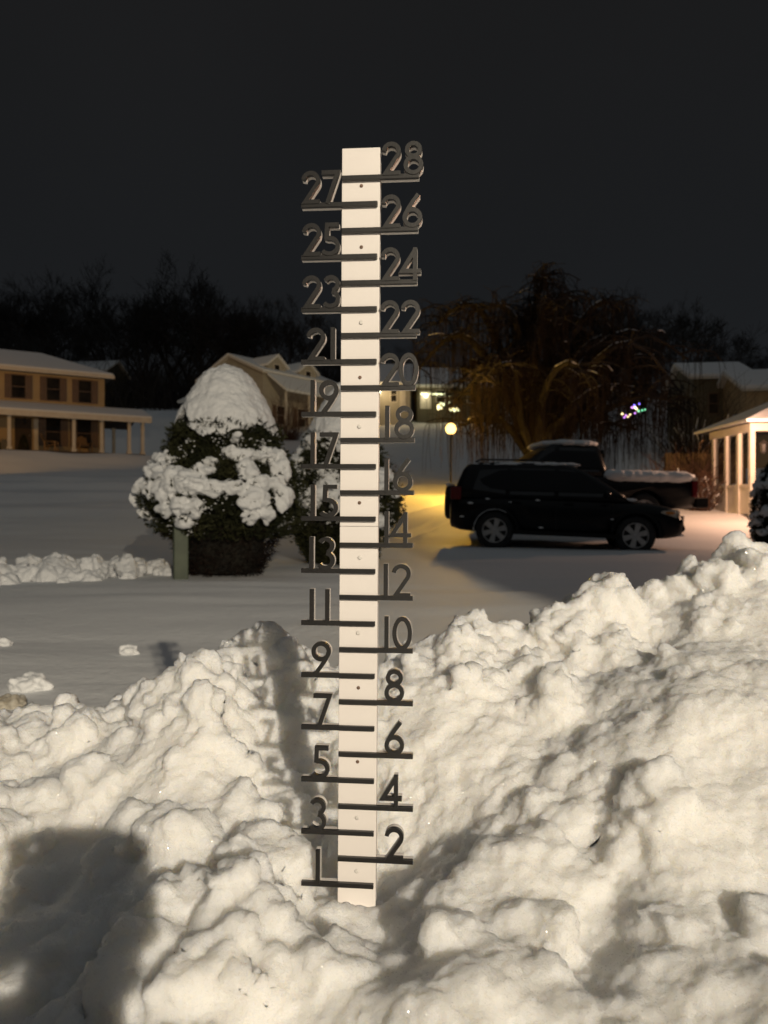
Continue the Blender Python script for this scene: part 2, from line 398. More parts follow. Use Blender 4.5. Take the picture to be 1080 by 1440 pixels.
# broken clods of plough snow lying on and in the bank
def clod(x, y, r, sink=0.25, sq=1.0, i=0):
    rot = Euler((rnd.uniform(-.6, .6), rnd.uniform(-.6, .6), rnd.uniform(0, 6.3))).to_matrix()
    b.ell((x, y, bank_h(x, y) - r * sink), (r * rnd.uniform(.85, 1.35), r * rnd.uniform(.8, 1.2), r * rnd.uniform(.7, 1.05) * sq), 14, 10, rot, 0.55, i)
k = 0
for i in range(2600):
    x = rnd.uniform(-1.05, 1.2); y = rnd.uniform(0.25, 1.75)
    crest = float(np.interp(x, [-1, 0.1, .7, 1.3], [1.18, 1.18, 1.32, 1.4]))
    dens = 0.16 + (0.75 if abs(y - crest) < 0.14 else 0) + (0.38 if x < -0.12 else 0) + (0.1 if y < 0.75 else 0)
    if rnd.random() > dens: continue
    if abs(x) < 0.09 and 0.52 < y < 0.86: continue
    r = rnd.choice([0.012, 0.014, 0.018, 0.022, 0.028, 0.036, 0.045])
    if x > 0.05 and y < crest - .12:
        if rnd.random() < .5: continue
        r *= 0.8
    clod(x, y, r, rnd.uniform(0.1, 0.6), 1, i)
for i in range(420):
    x = rnd.choice([rnd.uniform(-1.7, -1.05), rnd.uniform(1.2, 1.8)]); y = rnd.uniform(.3, 1.7); clod(x, y, rnd.choice([.014, .02, .028, .04]), rnd.uniform(.1, .6), 1, i)
for (x, y, r, sk) in [(-0.15, 1.13, .05, .3), (-0.175, 1.15, .04, -.4), (0.29, 1.2, .045, 0), (0.37, 1.24, .06, .1), (0.215, 0.98, .035, 0), (0.23, 1.0, .03, -.3),
                      (0.54, 1.28, .05, .5), (0.62, 1.3, .06, .4), (0.14, 1.19, .03, -.2), (-0.33, 1.12, .045, .1), (-0.28, 1.05, .05, .4), (-0.44, 1.08, .04, .2),
                      (-0.12, 0.66, .05, .5), (-.05, .62, .045, .55), (0.06, 0.62, .045, .5), (0.13, .66, .04, .4), (-.2, .62, .055, .5), (-.12, .92, .045, .3), (-.17, .86, .05, .35)]:
    clod(x, y, r, sk, 1, k); k += 1
bank = b.build('snow_bank', M_BANK, smooth=True)
remesh(bank, 0.0042, [(0.030, 0.014, 2)])
# how broken-up the crust is varies over the bank: smooth pressed snow here, crumbly clods there
co = np.empty(len(bank.data.vertices) * 3); bank.data.vertices.foreach_get('co', co); co = co.reshape(-1, 3)
vg = bank.vertex_groups.new(name='crumbly'); buck = [[] for _ in range(11)]
for i, p in enumerate(co):
    q = Vector(p)
    w_ = 0.50 + 1.5 * noise.noise(q * 4.5 + Vector((7, 2, 4))) + 0.5 * noise.noise(q * 11) - 0.45 * max(0, min(1, (p[0] - .05) * 3)) + (0.3 if p[1] > 1.05 else 0)
    buck[int(round(10 * max(0.06, min(1, w_))))].append(i)
for k_, ids in enumerate(buck):
    if ids: vg.add(ids, k_ / 10, 'REPLACE')
for nm, kind_, sc_, st_ in (('a', 'VORONOI', .033, -.020), ('b', 'VORONOI', .013, -.0065), ('c', 'CLOUDS', .0075, .0068)):
    t = bpy.data.textures.new('snow_crust', kind_); t.noise_scale = sc_
    if kind_ == 'VORONOI': t.distance_metric = 'DISTANCE_SQUARED'
    else: t.noise_depth = 3
    d = bank.modifiers.new('disp', 'DISPLACE'); d.texture = t; d.strength = st_; d.mid_level = .3 if kind_ == 'VORONOI' else .5; d.texture_coords = 'LOCAL'
    if nm != 'c': d.vertex_group = 'crumbly'
bake(bank); bank.vertex_groups.clear()
tag(bank, 'big lumpy bank of ploughed snow filling the foreground around the snow gauge', 'snow bank')

# low ridge of shovelled clods at the left, in front of the street
def ridge(name, pts, n, rr, mat, vox):
    m = MB()
    for i in range(n):
        t = rnd.random() * (len(pts) - 1); q = int(t); f = t - q
        p = Vector(pts[q]).lerp(Vector(pts[min(q + 1, len(pts) - 1)]), f)
        r = rr * (.25 + 1.15 * rnd.random() ** 2) * p.z
        x = p.x + rnd.gauss(0, .2); y = p.y + rnd.gauss(0, .2)
        m.ell((x, y, terrain(x, y) + r * rnd.uniform(-.2, .9)), (r * 1.25, r, r * .9), 10, 7, Euler((rnd.random(), rnd.random(), rnd.random() * 6)).to_matrix(), .5, i)
    o = m.build(name, mat, smooth=True); return remesh(o, vox, [(0.06, 0.05, 2)])
o = ridge('snow_ridge', [(-4.9, 6.9, .8), (-3.9, 7.6, .9), (-3.35, 8.1, 1.25), (-2.9, 8.6, .8), (-2.3, 9.0, .6)], 300, .10, M_CLUMP, .016)
tag(o, 'low ridge of broken snow clods at the left, ending at the green pedestal', 'snow ridge')
for (px, py, w, lab, dirty) in [(180, 908, .05, 'small snow chunk on smooth yard left of the gauge shadow', 0), (42, 962, .08, 'flat snow chunk on the yard near the bank crest', 0),
                         (14, 990, .055, 'dirty brownish snow chunk at the left edge by the bank', 1), (4, 895, .05, 'small snow chunk at the left edge of the yard', 0)]:
    Y = CAMZ * FPX / (py + 8 - 720); X = (px - 540) / FPX * Y
    m = MB(); m.ell((X, Y, ripple(X, Y) + w * .25), (w, w * .8, w * .55), 16, 12, None, .6, px)
    mt = M_CLUMP if not dirty else add_noise(new_mat('dirty_snow', (.4, .34, .25), .9), (.55, .52, .45), (.26, .22, .16), 30, 4, .5, 90)
    tag(remesh(m.build('snow_chunk', mt, smooth=True), .008, [(.03, .02, 2)]), lab, 'snow chunk', 'loose snow chunks on the yard')

# ------------------------------------------------------------------ snow gauge
IN = 0.0254
GY = FPX * IN / 36.7
gbase = at(501.2, 1280, GY)
gauge = thing('snow_gauge', 'white inch gauge board with black numerals 1 to 28 standing in the snow bank', 'snow gauge', gbase)
gauge.rotation_euler = (R(0.05), R(0.36), R(-5.0))
bm_ = MB(); PW = 0.735 * IN
bm_.box(-PW, PW, 0, .012, 0, 14.7 * IN)
bm_.build('lower_board', M_PLASTIC, gauge, bevel=.0006)
MB().box(-PW, PW, .0002, .0122, 14.708 * IN, 29.2 * IN).build('upper_board', M_PLASTIC, gauge, bevel=.0006)
MB().box(-PW + .005, PW - .001, .0125, .020, -0.16, 3 * IN).build('stake', M_PLASTIC, gauge, bevel=.0006)

S = 0.158                                       # stroke width in inches
def arc(cx, cy, rx, ry, a0, a1, n=22):
    return [(cx + rx * math.cos(R(a0 + (a1 - a0) * i / n)), cy + ry * math.sin(R(a0 + (a1 - a0) * i / n))) for i in range(n + 1)]
DIG = {
    '0': [('c', arc(.38, .635, .295, .55, 0, 360, 40)[:-1])],
    '1': [('o', [(.084, 0.0), (.084, 1.27)])],
    '2': [('o', arc(.37, .90, .285, .285, 172, -38, 24) + [(.16, .084), (.72, .084)])],
    '3': [('o', arc(.31, .935, .25, .25, 150, -75, 20)), ('o', arc(.29, .37, .29, .285, 80, -145, 22))],
    '4': [('o', [(.575, 0), (.575, 1.24)]), ('o', [(.575, 1.16), (.08, .36), (.80, .36)])],
    '5': [('o', [(.66, 1.186), (.21, 1.186), (.19, .70)] + arc(.30, .385, .325, .30, 98, -142, 24))],
    '6': [('c', arc(.38, .385, .295, .30, 0, 360, 36)[:-1]), ('o', [(.60, 1.25), (.40, .98), (.24, .74), (.125, .53), (.10, .42)])],
    '7': [('o', [(0.0, 1.186), (.62, 1.186), (.22, 0.0)])],
    '8': [('c', arc(.38, .945, .245, .24, 0, 360, 32)[:-1]), ('c', arc(.38, .37, .295, .29, 0, 360, 36)[:-1])],
}
DIG['9'] = [(t, [(.76 - a, 1.27 - c) for a, c in p]) for t, p in DIG['6']]
def stroke(m, pts, closed, ox, oz, yf, yb):
    n = len(pts); L = []; Rr = []
    for i in range(n):
        p = Vector(pts[i])
        a = Vector(pts[(i - 1) % n]) if (closed or i > 0) else None
        c = Vector(pts[(i + 1) % n]) if (closed or i < n - 1) else None
        d1 = (p - a).normalized() if a is not None else (c - p).normalized()
        d2 = (c - p).normalized() if c is not None else d1
        n1 = Vector((-d1.y, d1.x)); n2 = Vector((-d2.y, d2.x)); mi = n1 + n2
        if mi.length < .3: mi = n1
        mi.normalize(); k = min(2.2, 1 / max(.35, mi.dot(n1)))
        L.append(p + mi * S / 2 * k); Rr.append(p - mi * S / 2 * k)
    vs = []
    for P in (L, Rr):
        for yy in (yf, yb):
            vs += [((ox + q.x) * IN, yy, (oz + q.y) * IN) for q in P]
    fs = []
    for i in range(n if closed else n - 1):
        j = (i + 1) % n
        fs += [(i, j, 2 * n + j, 2 * n + i), (n + j, n + i, 3 * n + i, 3 * n + j), (i, n + i, n + j, j), (2 * n + i, 2 * n + j, 3 * n + j, 3 * n + i)]
    if not closed:
        fs += [(0, 2 * n, 3 * n, n), (n - 1, 2 * n - 1, 4 * n - 1, 3 * n - 1)]
    m.add(vs, fs)
# left edges of the digits in photo pixels
POS = {1: [440], 2: [541], 3: [435], 4: [536], 5: [438], 6: [541], 7: [441], 8: [541], 9: [438], 10: [541, 552], 11: [435.5, 457.5], 12: [540, 551],
       13: [435, 447], 14: [541, 549], 15: [437, 450], 16: [541, 553], 17: [437, 450], 18: [542, 555], 19: [437, 449], 20: [535, 561], 21: [431, 465.5],
       22: [535, 564], 23: [425, 455], 24: [536, 563], 25: [425, 453], 26: [537, 566.5], 27: [424, 453], 28: [537.5, 568]}
POS[1] = [444]
BW = 0.182
for nmb in range(1, 29):
    z = nmb; yp = 1280 - 36.7 * nmb; cxp = 501.2 + (1280 - yp) * 0.00653
    f_, b_ = -.0042, -.0002
    if nmb % 2: xa, xb = (423.5 - 501 - cxp + 501) / 36.7, 0.66
    else: xa, xb = -0.715, (581 + max(0, nmb - 14) * .62 - cxp) / 36.7
    bar = MB().box(xa * IN, xb * IN, f_, b_, (z - BW / 2) * IN, (z + BW / 2) * IN).build('inch_bar', M_BLACK, gauge, bevel=.0004, label='black bar under the number %d' % nmb)
    # pale backing behind the part that sticks out past the board
    bk = MB()
    ex = (xa, -PW / IN - .012) if nmb % 2 else (PW / IN + .012, xb)
    bk.box(ex[0] * IN + .0004, ex[1] * IN - .0004 * 0, .0002, .0052, (z - BW / 2) * IN + .0002, (z + BW / 2) * IN - .0002)
    for ci, ch in enumerate(str(nmb)):
        ox = (POS[nmb][ci] - cxp) / 36.7; oz = z + 0.03
        if ch == '1' : ox += 0.0
        m = MB()
        for si, (t, pts) in enumerate(DIG[ch]):
            stroke(m, pts, t == 'c', ox, oz, f_ - .0008 - si * .00012, b_ - .0003 - si * .0001)
            stroke(bk, pts, t == 'c', ox, oz, .0003 + .0001 * (si + 1) + .0003 * ci, .0054 + .0001 * si)
        m.build('numeral', M_BLACK, bar, label='black numeral ' + ch)
    bk.build('backing', M_PLASTIC, bar)
for yp, dark in [(262, 1), (348, 1), (454, 0), (531, 1), (600, 0), (707, 1), (784, 0), (890, 0), (967, 1), (1071, 1), (1150, 0), (1225, 0)]:
    zz = (1280 - yp) / 36.7 * IN; r = .0017 if dark else .0021
    MB().lathe([(r, 0), (r, -.0004), (r * .7, -.0009), (r * .2, -.0007)], (0.0003 * (yp % 5), 0, zz), 14, 'y').build('screw_head', M_HOLE if dark else M_PLUG, gauge, True)

# ------------------------------------------------------------------ snow covered conifers
def conifer(name, label, loc, prof, cap_z, clumps, seed, nfol, cap_r=1.0, capblob=(), drape=0, sx=1.0, fol_min=.03, fol_max=9, pillows=(), skirt=0):
    rg = random.Random(seed)
    root = thing(name, label, 'evergreen tree', loc)
    zs = [p[0] for p in prof]; rs = [p[1] for p in prof]
    rad = lambda z: float(np.interp(z, zs, rs))
    H = zs[-1]
    m = MB()
    m.tube([(0, 0, -.1), (0.02, 0, .4), (0, 0, H * .8)], [.07, .06, .02], 8).build('trunk', M_BARK, root, True)
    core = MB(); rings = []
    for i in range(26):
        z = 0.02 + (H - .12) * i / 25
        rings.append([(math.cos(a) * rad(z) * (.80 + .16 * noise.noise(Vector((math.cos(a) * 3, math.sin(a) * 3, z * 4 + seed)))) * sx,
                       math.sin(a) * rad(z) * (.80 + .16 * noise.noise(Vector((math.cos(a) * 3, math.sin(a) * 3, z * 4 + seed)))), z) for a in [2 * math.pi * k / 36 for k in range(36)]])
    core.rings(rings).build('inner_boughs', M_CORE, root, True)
    fol = MB()
    for i in range(nfol):
        z = rg.uniform(fol_min, min(H - .05, fol_max)); a = rg.uniform(0, 6.283)
        bump = noise.noise(Vector((math.cos(a) * 2.6, math.sin(a) * 2.6, z * 5 + seed)))
        if rg.random() < 0.25 - 0.9 * bump: continue
        r = rad(z) * (.86 + .14 * rg.random() ** .6 + .10 * bump)
        if rg.random() < .09: r = rad(z) * rg.uniform(1.04, 1.16)
        p = Vector((math.cos(a) * r * sx, math.sin(a) * r, z + rg.uniform(-.02, .03)))
        out = Vector((math.cos(a), math.sin(a), rg.uniform(-.3, .8))).normalized()
        for q in range(4):
            d = (out + Vector((rg.uniform(-.9, .9), rg.uniform(-.9, .9), rg.uniform(-.7, .9)))).normalized() * rg.uniform(.03, .065)
            w = d.cross(Vector((rg.uniform(-1, 1), rg.uniform(-1, 1), rg.uniform(-1, 1)))).normalized() * .008
            fol.add([p - w, p + w, p + d + w * .4, p + d - w * .4], [(0, 1, 2, 3)])
    fol.build('foliage', M_NEEDLE, root)
    if skirt:
        lt_ = MB()
        for i in range(3800):
            z = skirt * rg.random(); a = rg.uniform(0, 6.283); r = rad(z) * (.84 + .22 * rg.random() + .12 * noise.noise(Vector((math.cos(a) * 3, math.sin(a) * 3, z * 6))))
            p = Vector((math.cos(a) * r * sx, math.sin(a) * r, z)); d = (Vector((math.cos(a), math.sin(a), rg.uniform(-.6, .6))) + Vector((rg.gauss(0, .7), rg.gauss(0, .7), rg.gauss(0, .5)))).normalized() * rg.uniform(.04, .10)
            w = d.cross(Vector((rg.uniform(-1, 1), rg.uniform(-1, 1), rg.uniform(-1, 1)))).normalized() * .006
            lt_.add([p - w, p + w, p + d], [(0, 1, 2)])
        lt_.build('bare_lower_twigs', M_SKIRT, root)
    # snow: cap, clumps
    s = MB()
    for i, (X, Z, w, h) in enumerate(pillows):
        r = rad(Z) * 1.05; X = max(-r * .99, min(r * .99, X)); yy = -math.sqrt(max(0, r * r - X * X))
        s.ell((X, yy, Z), (w * 1.32, max(.10, w * .75), h * 1.18), 16, 12, Euler((R(-18), 0, math.atan2(X, -yy) * .8)).to_matrix(), .65, i)
    if capblob:
        for c in capblob: s.ell(c[0:3], c[3:6], 18, 12, None, c[6] if len(c) > 6 else .12, rg.randint(0, 99))
    if cap_z is not None:
        rings = []
        na = 48
        edge = [cap_z + .10 * noise.noise(Vector((math.cos(2 * math.pi * k / na) * 2.2, math.sin(2 * math.pi * k / na) * 2.2, seed))) * 3 + .11 * noise.noise(Vector((k * .55, 3, seed))) for k in range(na)]
        for i in range(15):
            f = i / 14; ring = []
            for k in range(na):
                a = 2 * math.pi * k / na; z = edge[k] + (H + .03 - edge[k]) * f
                r = (rad(min(z, H)) + .05 * (1 - f * .3)) * cap_r
                if f == 1: r = 0.02
                ring.append((math.cos(a) * r * sx, math.sin(a) * r, z))
            rings.append(ring)
        s.rings(rings)
    for (a0, a1, z0, z1, n, big) in clumps:
        for i in range(n):
            a = R(rg.uniform(a0, a1)); z = rg.uniform(z0, z1); rr = rad(z) * rg.uniform(.88, 1.02)
            sz = rg.uniform(.6, 1.15) * big
            rot = Euler((0, rg.uniform(-.2, .5), a)).to_matrix()
            s.ell((math.cos(a) * rr * sx, math.sin(a) * rr, z), (sz * .9, sz * 1.25, sz * rg.uniform(.5, .8)), 12, 8, rot, .35, i)
    so = s.build('snow_cover', M_CLUMP, root, True)
    remesh(so, .013, [(.13, .060, 2), (.04, .015, 1)])
    # grains of snow caught in the needles
    gr = MB()
    for i in range(int(nfol * .13)):
        z = rg.uniform(.45, 1.5); a = rg.uniform(0, 6.283); r = rad(z) * rg.uniform(.93, 1.05)
        if noise.noise(Vector((math.cos(a) * 2, math.sin(a) * 2, z * 3 + seed + 9))) < .0: continue
        gr.ell((math.cos(a) * r * sx, math.sin(a) * r, z), (.013 * rg.uniform(.4, 1.5), .011, .007), 6, 4)
    tag(gr.build('snow_flecks', M_CLUMP, root, True), kind='stuff')
    return root
P1 = at(318, 803, 8.6); P1.z = 0
PROF1 = [(0, .40), (.2, .52), (.40, .60), (.50, .76), (.66, .85), (.85, .90), (1.05, .84), (1.3, .68), (1.6, .60), (1.85, .50), (2.1, .36), (2.25, .25), (2.33, .13), (2.36, .02)]
PIL = [(150,690,75,75),(235,670,115,70),(230,745,135,80),(330,760,120,75),(420,785,150,75),(140,795,75,90),(90,840,65,120),(215,810,60,90),(290,825,115,80),(435,810,90,70),(640,655,115,50),(665,730,80,95),
       (590,640,80,40),(745,790,115,60),(800,720,75,130),(820,850,85,110),(700,870,115,95),(620,810,90,55),(300,910,75,50),(365,890,85,65),(430,900,85,60),(690,945,80,50),(380,970,60,40),(750,930,65,70),(730,650,60,60),(780,655,60,80),(500,690,60,30),(600,570,40,30),(520,815,110,60),(470,730,90,45),(140,930,30,40)]
PIL = [((c / 3.6 + 180 - 318) / 124, (803 - 460 - d / 3.6) / 124, w / 3.6 / 124 / 2, h / 3.6 / 124 / 2) for c, d, w, h in PIL]
conifer('evergreen_tree', 'evergreen with smooth domed snow cap and snow clumps, behind the green pedestal', P1, PROF1, 1.60,
        [(20, 160, .75, 1.25, 18, .15)], 5, 20000, 1.0, sx=.93, fol_min=.42, fol_max=1.66, pillows=PIL, skirt=.52)
P2 = at(478, 780, 10.2); P2.z = 0.0
PROF2 = [(0, .4), (.3, .55), (.6, .74), (.9, .78), (1.2, .66), (1.6, .48), (2.0, .28), (2.3, .13), (2.42, .02)]
conifer('evergreen_tree', 'narrower snow-draped evergreen standing behind the gauge board', P2, PROF2, 1.6,
        [(130, 260, .75, 1.7, 60, .13), (260, 420, .7, 1.6, 40, .12), (150, 330, .5, .8, 12, .12), (40, 130, .8, 1.3, 10, .14)], 23, 13000, fol_max=1.75)
P3 = at(1098, 752, 13.5); P3.z = terrain(P3.x, 13.5)
conifer('evergreen_shrub', 'dark evergreen shrub dusted with snow at the right edge by the porch', P3,
        [(0, .3), (.3, .44), (.8, .46), (1.2, .38), (1.5, .24), (1.75, .03)], None, [(140, 250, .2, 1.5, 42, .10), (230, 330, .2, 1.5, 26, .10), (300, 500, .4, 1.7, 10, .1)], 41, 7000)
# green cable pedestal
pp = at(254, 806, 8.0); pp.z = 0
ped = thing('utility_pedestal', 'greenish square utility pedestal standing before the domed evergreen', 'utility pedestal', pp, R(20))
MB().box(-.075, .075, -.075, .075, -.05, .60).build('post_body', M_PEDESTAL, ped, bevel=.012)
MB().box(-.085, .085, -.085, .085, .60, .66).build('post_cap', M_PEDESTAL, ped, bevel=.012)
MB().ell((0, 0, .675), (.08, .08, .035), 14, 8, None, .2, 3).build('snow_cover', M_CLUMP, ped, True)

# ------------------------------------------------------------------ bare trees
def branch(m, p, d, L, r, depth, rg, droop=0.0, spread=.6, minr=.012):
    n = 3; pts = [p]; rr = [r]
    q = p.copy(); dd = d.copy()
    for i in range(n):
        dd = (dd + Vector((rg.gauss(0, .14), rg.gauss(0, .14), rg.gauss(0, .08) + .05 - droop))).normalized()
        q = q + dd * (L / n); pts.append(q.copy()); rr.append(max(minr, r * (1 - .45 * (i + 1) / n)))
    m.tube(pts, rr, 7 if depth > 4 else 4 if depth > 2 else 3, False)
    if depth == 0: return
    kids = 3 if depth > 1 else 4
    for k in range(kids):
        t = rg.uniform(.45, 1.0); idx = min(n, max(1, int(round(t * n))))
        ax = Vector((rg.gauss(0, 1), rg.gauss(0, 1), rg.gauss(0, .5))).normalized()
        nd = (dd + ax * spread * rg.uniform(.7, 1.3)).normalized()
        branch(m, pts[idx], nd, L * rg.uniform(.62, .82), rr[idx] * .68, depth - 1, rg, droop, spread, minr)
tree_mesh = []
for sd in range(4):
    rg = random.Random(100 + sd); tr = MB(); cw = MB()
    tr.tube([(0, 0, -.5), (.03, 0, 2), (.1, .05, 4)], [.34, .28, .22], 8, False)
    for k in range(6):
        a = k * 1.05 + rg.random(); z = rg.uniform(2.2, 4.2)
        branch(cw, Vector((.05, .02, z)), Vector((math.cos(a) * .65, math.sin(a) * .65, 1.0)).normalized(), rg.uniform(3.2, 4.2), .14, 5, rg, 0, .62, .016)
    tree_mesh.append((tr.mesh('trunk', True), cw.mesh('crown')))
for me in tree_mesh:
    for q in me: q.materials.append(M_TWIG)
def bare_tree(i, loc, s, label, sz=1.0, group='bare trees on the hill'):
    t = thing('bare_tree', label, 'tree', loc, rnd.uniform(0, 6.28), group); t.scale = (s, s, s * sz)
    for nm, me in zip(('trunk', 'crown'), tree_mesh[i % 4]):
        o = bpy.data.objects.new(nm, me); COL.objects.link(o); o.parent = t
WOODLAB = 'dark leafless tree among the woods on the hill behind the houses'
spots = [(-30, 455, 105, WOODLAB), (20, 425, 105, WOODLAB), (60, 418, 105, WOODLAB), (100, 450, 106, WOODLAB), (150, 412, 112, WOODLAB), (200, 440, 106, WOODLAB),
         (240, 405, 110, WOODLAB), (285, 408, 106, WOODLAB), (330, 448, 104, WOODLAB), (375, 436, 108, WOODLAB), (415, 450, 100, WOODLAB), (455, 470, 107, WOODLAB),
         (125, 470, 104, WOODLAB), (215, 470, 108, WOODLAB), (300, 460, 106, WOODLAB), (40, 465, 100, WOODLAB), (265, 440, 125, WOODLAB), (355, 470, 120, WOODLAB),
         (5, 440, 125, WOODLAB), (505, 490, 110, WOODLAB), (180, 455, 130, WOODLAB), (80, 440, 130, WOODLAB)]
for i, (px, py, Y, lab) in enumerate(spots):
    p = at(px, py, Y); zg = terrain(p.x, Y); h = p.z - zg
    bare_tree(i, (p.x, Y, zg - .2), h / 11.5, lab)
for i, (px, py, Y) in enumerate([(960, 455, 60), (1010, 480, 75), (905, 450, 80), (1060, 505, 70), (850, 440, 70), (560, 500, 95), (610, 505, 100)]):
    p = at(px, py, Y); zg = terrain(p.x, Y); h = max(4, p.z - zg)
    bare_tree(i + 1, (p.x, Y, zg - .2), h / 11.5, 'dark leafless tree in the gloom beyond the willow', group='bare trees beyond the willow')

# tangle of saplings and brush under the wood, one mass
ug = MB(); rg = random.Random(77)
for i in range(5200):
    Y = rg.uniform(96, 128); X = rg.uniform(-66, 6); z0 = terrain(X, Y) - .1; h = rg.uniform(2.2, 6.5); q = Vector((X, Y, z0)); d = Vector((rg.gauss(0, .2), rg.gauss(0, .2), 1)); pts = [q]
    for k in range(3):
        d = (d + Vector((rg.gauss(0, .25), rg.gauss(0, .25), 0))).normalized(); q = q + d * h / 3; pts.append(q.copy())
        if k: e_ = (d + Vector((rg.gauss(0, .7), rg.gauss(0, .7), 0))).normalized(); ug.tube([q, q + e_ * h * .3], [.03, .015], 3, False)
    ug.tube(pts, [.07, .05, .035, .02], 3, False)
tag(ug.build('woodland_undergrowth', M_TWIG), 'dark tangle of saplings and brush under the trees on the hill', 'undergrowth', kind='stuff')

# ------------------------------------------------------------------ weeping willow
WY = 27.0; wp = at(752, 690, WY); wp.z = terrain(wp.x, WY) - .1
willow = thing('weeping_willow', 'big leafless weeping willow with snowy limbs behind the parked cars', 'tree', wp)
rg = random.Random(5)
tk = MB(); cw = MB(); sn = MB()
tk.tube([(0, 0, -.3), (0.02, 0, .5), (.05, 0, 1.2), (.0, 0, 1.9)], [.50, .40, .36, .34], 10)
limbs = []
def limb(base, az_, reach, top, r0, sag):
    pts = []; n = 9
    d = Vector((math.cos(az_), math.sin(az_), 0))
    jit = rg.uniform(-.5, .5)
    for i in range(n + 1):
        t = i / n
        zz = base.z + (top - base.z) * math.sin(min(1, t * 1.15) * math.pi / 2) - sag * max(0, t - .6) ** 2 * 6
        p = base + d * reach * t ** 1.1; p.z = zz
        p += Vector((-d.y, d.x, 0)) * (jit * t + .25 * math.sin(t * 7 + jit * 9)) + Vector((0, 0, .15 * math.sin(t * 9 + jit * 7)))
        pts.append(p)
    rr = [max(.035, r0 * 1.15 * (1 - .85 * i / n)) for i in range(n + 1)]
    tk.tube(pts, rr, 7, False); limbs.append(pts)
    # snow lying along the upper side of the limb
    q = [p + Vector((0, 0, rr[i] * .75)) for i, p in enumerate(pts)][1:8]
    if rg.random() < .8: sn.tube(q, [max(.02, k * .55) * (1 + .5 * noise.noise(Vector((i_ * 1.7, reach, az_)))) for i_, k in enumerate(rr[1:8])], 6)
specs = [(3.3, 3.2, 4.2, .19, 1.2), (2.9, 4.4, 6.0, .22, 1.5), (3.6, 2.0, 6.9, .2, .6), (0.2, 3.8, 5.6, .22, 1.4), (-.3, 4.4, 3.9, .2, .9), (.7, 2.6, 7.0, .2, .8), (1.7, 2.4, 7.2, .22, .8),
         (4.6, 2.6, 6.4, .2, 1.0), (4.1, 3.6, 4.6, .17, 1.2), (5.2, 3.4, 4.4, .18, 1.2), (5.7, 4.6, 5.2, .2, 1.6), (2.2, 4, 5.4, .2, 1.2), (1.1, 4.2, 5.2, .2, 1.4), (3.0, 2.8, 2.9, .16, .5), (6.1, 3.6, 2.7, .15, .4), (4.9, 1.2, 7.6, .18, .3), (0, 1.3, 7.5, .18, .3), (-.1, 5.0, 5.0, .2, 1.7), (.4, 4.6, 6.3, .2, 1.6), (3.2, 3.4, 7.2, .2, 1.2), (-.5, 3.0, 6.9, .2, 1.0), (.15, 5.6, 4.2, .2, 1.2), (-.2, 5.2, 6.0, .2, 1.6), (.9, 4.4, 6.6, .2, 1.3), (5.9, 5.2, 3.4, .18, .9)]
for a, rc, tp, r0, sg in specs: limb(Vector((rg.uniform(-.12, .12), rg.uniform(-.12, .12), rg.uniform(1.2, 1.9))), a, rc, tp, r0, sg)
def strand(p, L):
    pts = [p]; q = p.copy(); d = Vector((rg.gauss(0, .5), rg.gauss(0, .5), rg.uniform(0, .5))); n = 7
    for i in range(n):
        d = d * .5 + Vector((rg.gauss(0, .07), rg.gauss(0, .07), -.75))
        q = q + d.normalized() * (L / n); pts.append(q.copy())
    cw.tube(pts, [.013, .011, .010, .009, .008, .007, .006, .005], 3, False)
for pts in limbs:
    for i in range(30):
        t = rg.uniform(.25, 1) * (len(pts) - 1.01); k = int(t); p = pts[k].lerp(pts[k + 1], t - k)
        az_ = rg.uniform(0, 6.28); d = Vector((math.cos(az_), math.sin(az_), rg.uniform(.1, .9)))
        bp_ = [p]; q = p.copy(); L = rg.uniform(.6, 1.6)
        for s_ in range(4):
            d = (d + Vector((rg.gauss(0, .2), rg.gauss(0, .2), -.28))).normalized(); q = q + d * L / 4; bp_.append(q.copy())
        tk.tube(bp_, [.035, .028, .022, .018, .014], 4, False)
        if rg.random() < .12: sn.tube([v_ + Vector((0, 0, .022)) for v_ in bp_[1:4]], [.018, .022, .014], 5)
        for s_ in range(4):
            e_ = Vector((rg.gauss(0, 1), rg.gauss(0, 1), rg.gauss(.1, .6))).normalized(); t3 = rg.uniform(.2, 1) * 3.99; k3 = int(t3); g0 = bp_[k3].lerp(bp_[k3 + 1], t3 - k3)
            L3 = rg.uniform(.3, .8); g1 = g0 + e_ * L3 * .5 + Vector((0, 0, .05)); g2 = g1 + e_ * L3 * .5 - Vector((0, 0, .15)); tk.tube([g0, g1, g2], [.014, .011, .008], 3, False)
        for s_ in range(5):
            t2 = rg.uniform(.2, 1) * 3.99; k2 = int(t2); pp_ = bp_[k2].lerp(bp_[k2 + 1], t2 - k2)
            zrel = pp_.z - .6
            strand(pp_, min(max(.4, zrel), rg.uniform(.5, 2.6)))
tk.build('trunk', M_BARK, willow, True); cw.build('crown', M_STRAND, willow); sn.build('snow_cover', M_CLUMP, willow, True)

# ------------------------------------------------------------------ lamp post by the drive
LY = 23.5; lp = at(634, 700, LY); lp.z = terrain(lp.x, LY) - .05
gl = at(636, 603, LY)
lamp = thing('lamp_post', 'lit round globe lamp on a thin dark post beside the snowy drive', 'lamp post', lp)
hz = gl.z - lp.z
MB().lathe([(.07, 0), (.06, .3), (.035, .34), (.03, hz - .2), (.06, hz - .17), (.08, hz - .13)], (0, 0, 0), 12).build('post', M_IRON, lamp, True)
MB().ell((0, 0, hz), (.165, .165, .175), 18, 12).build('globe', M_BULB, lamp, True)
MB().lathe([(.05, hz + .17), (.07, hz + .185), (.02, hz + .23)], (0, 0, 0), 12).build('finial', M_IRON, lamp, True)
pl = light('post_lamp_light', 'POINT', (gl.x, gl.y, gl.z), 3500, (1.0, 0.53, 0.065), shadow_soft_size=.17)

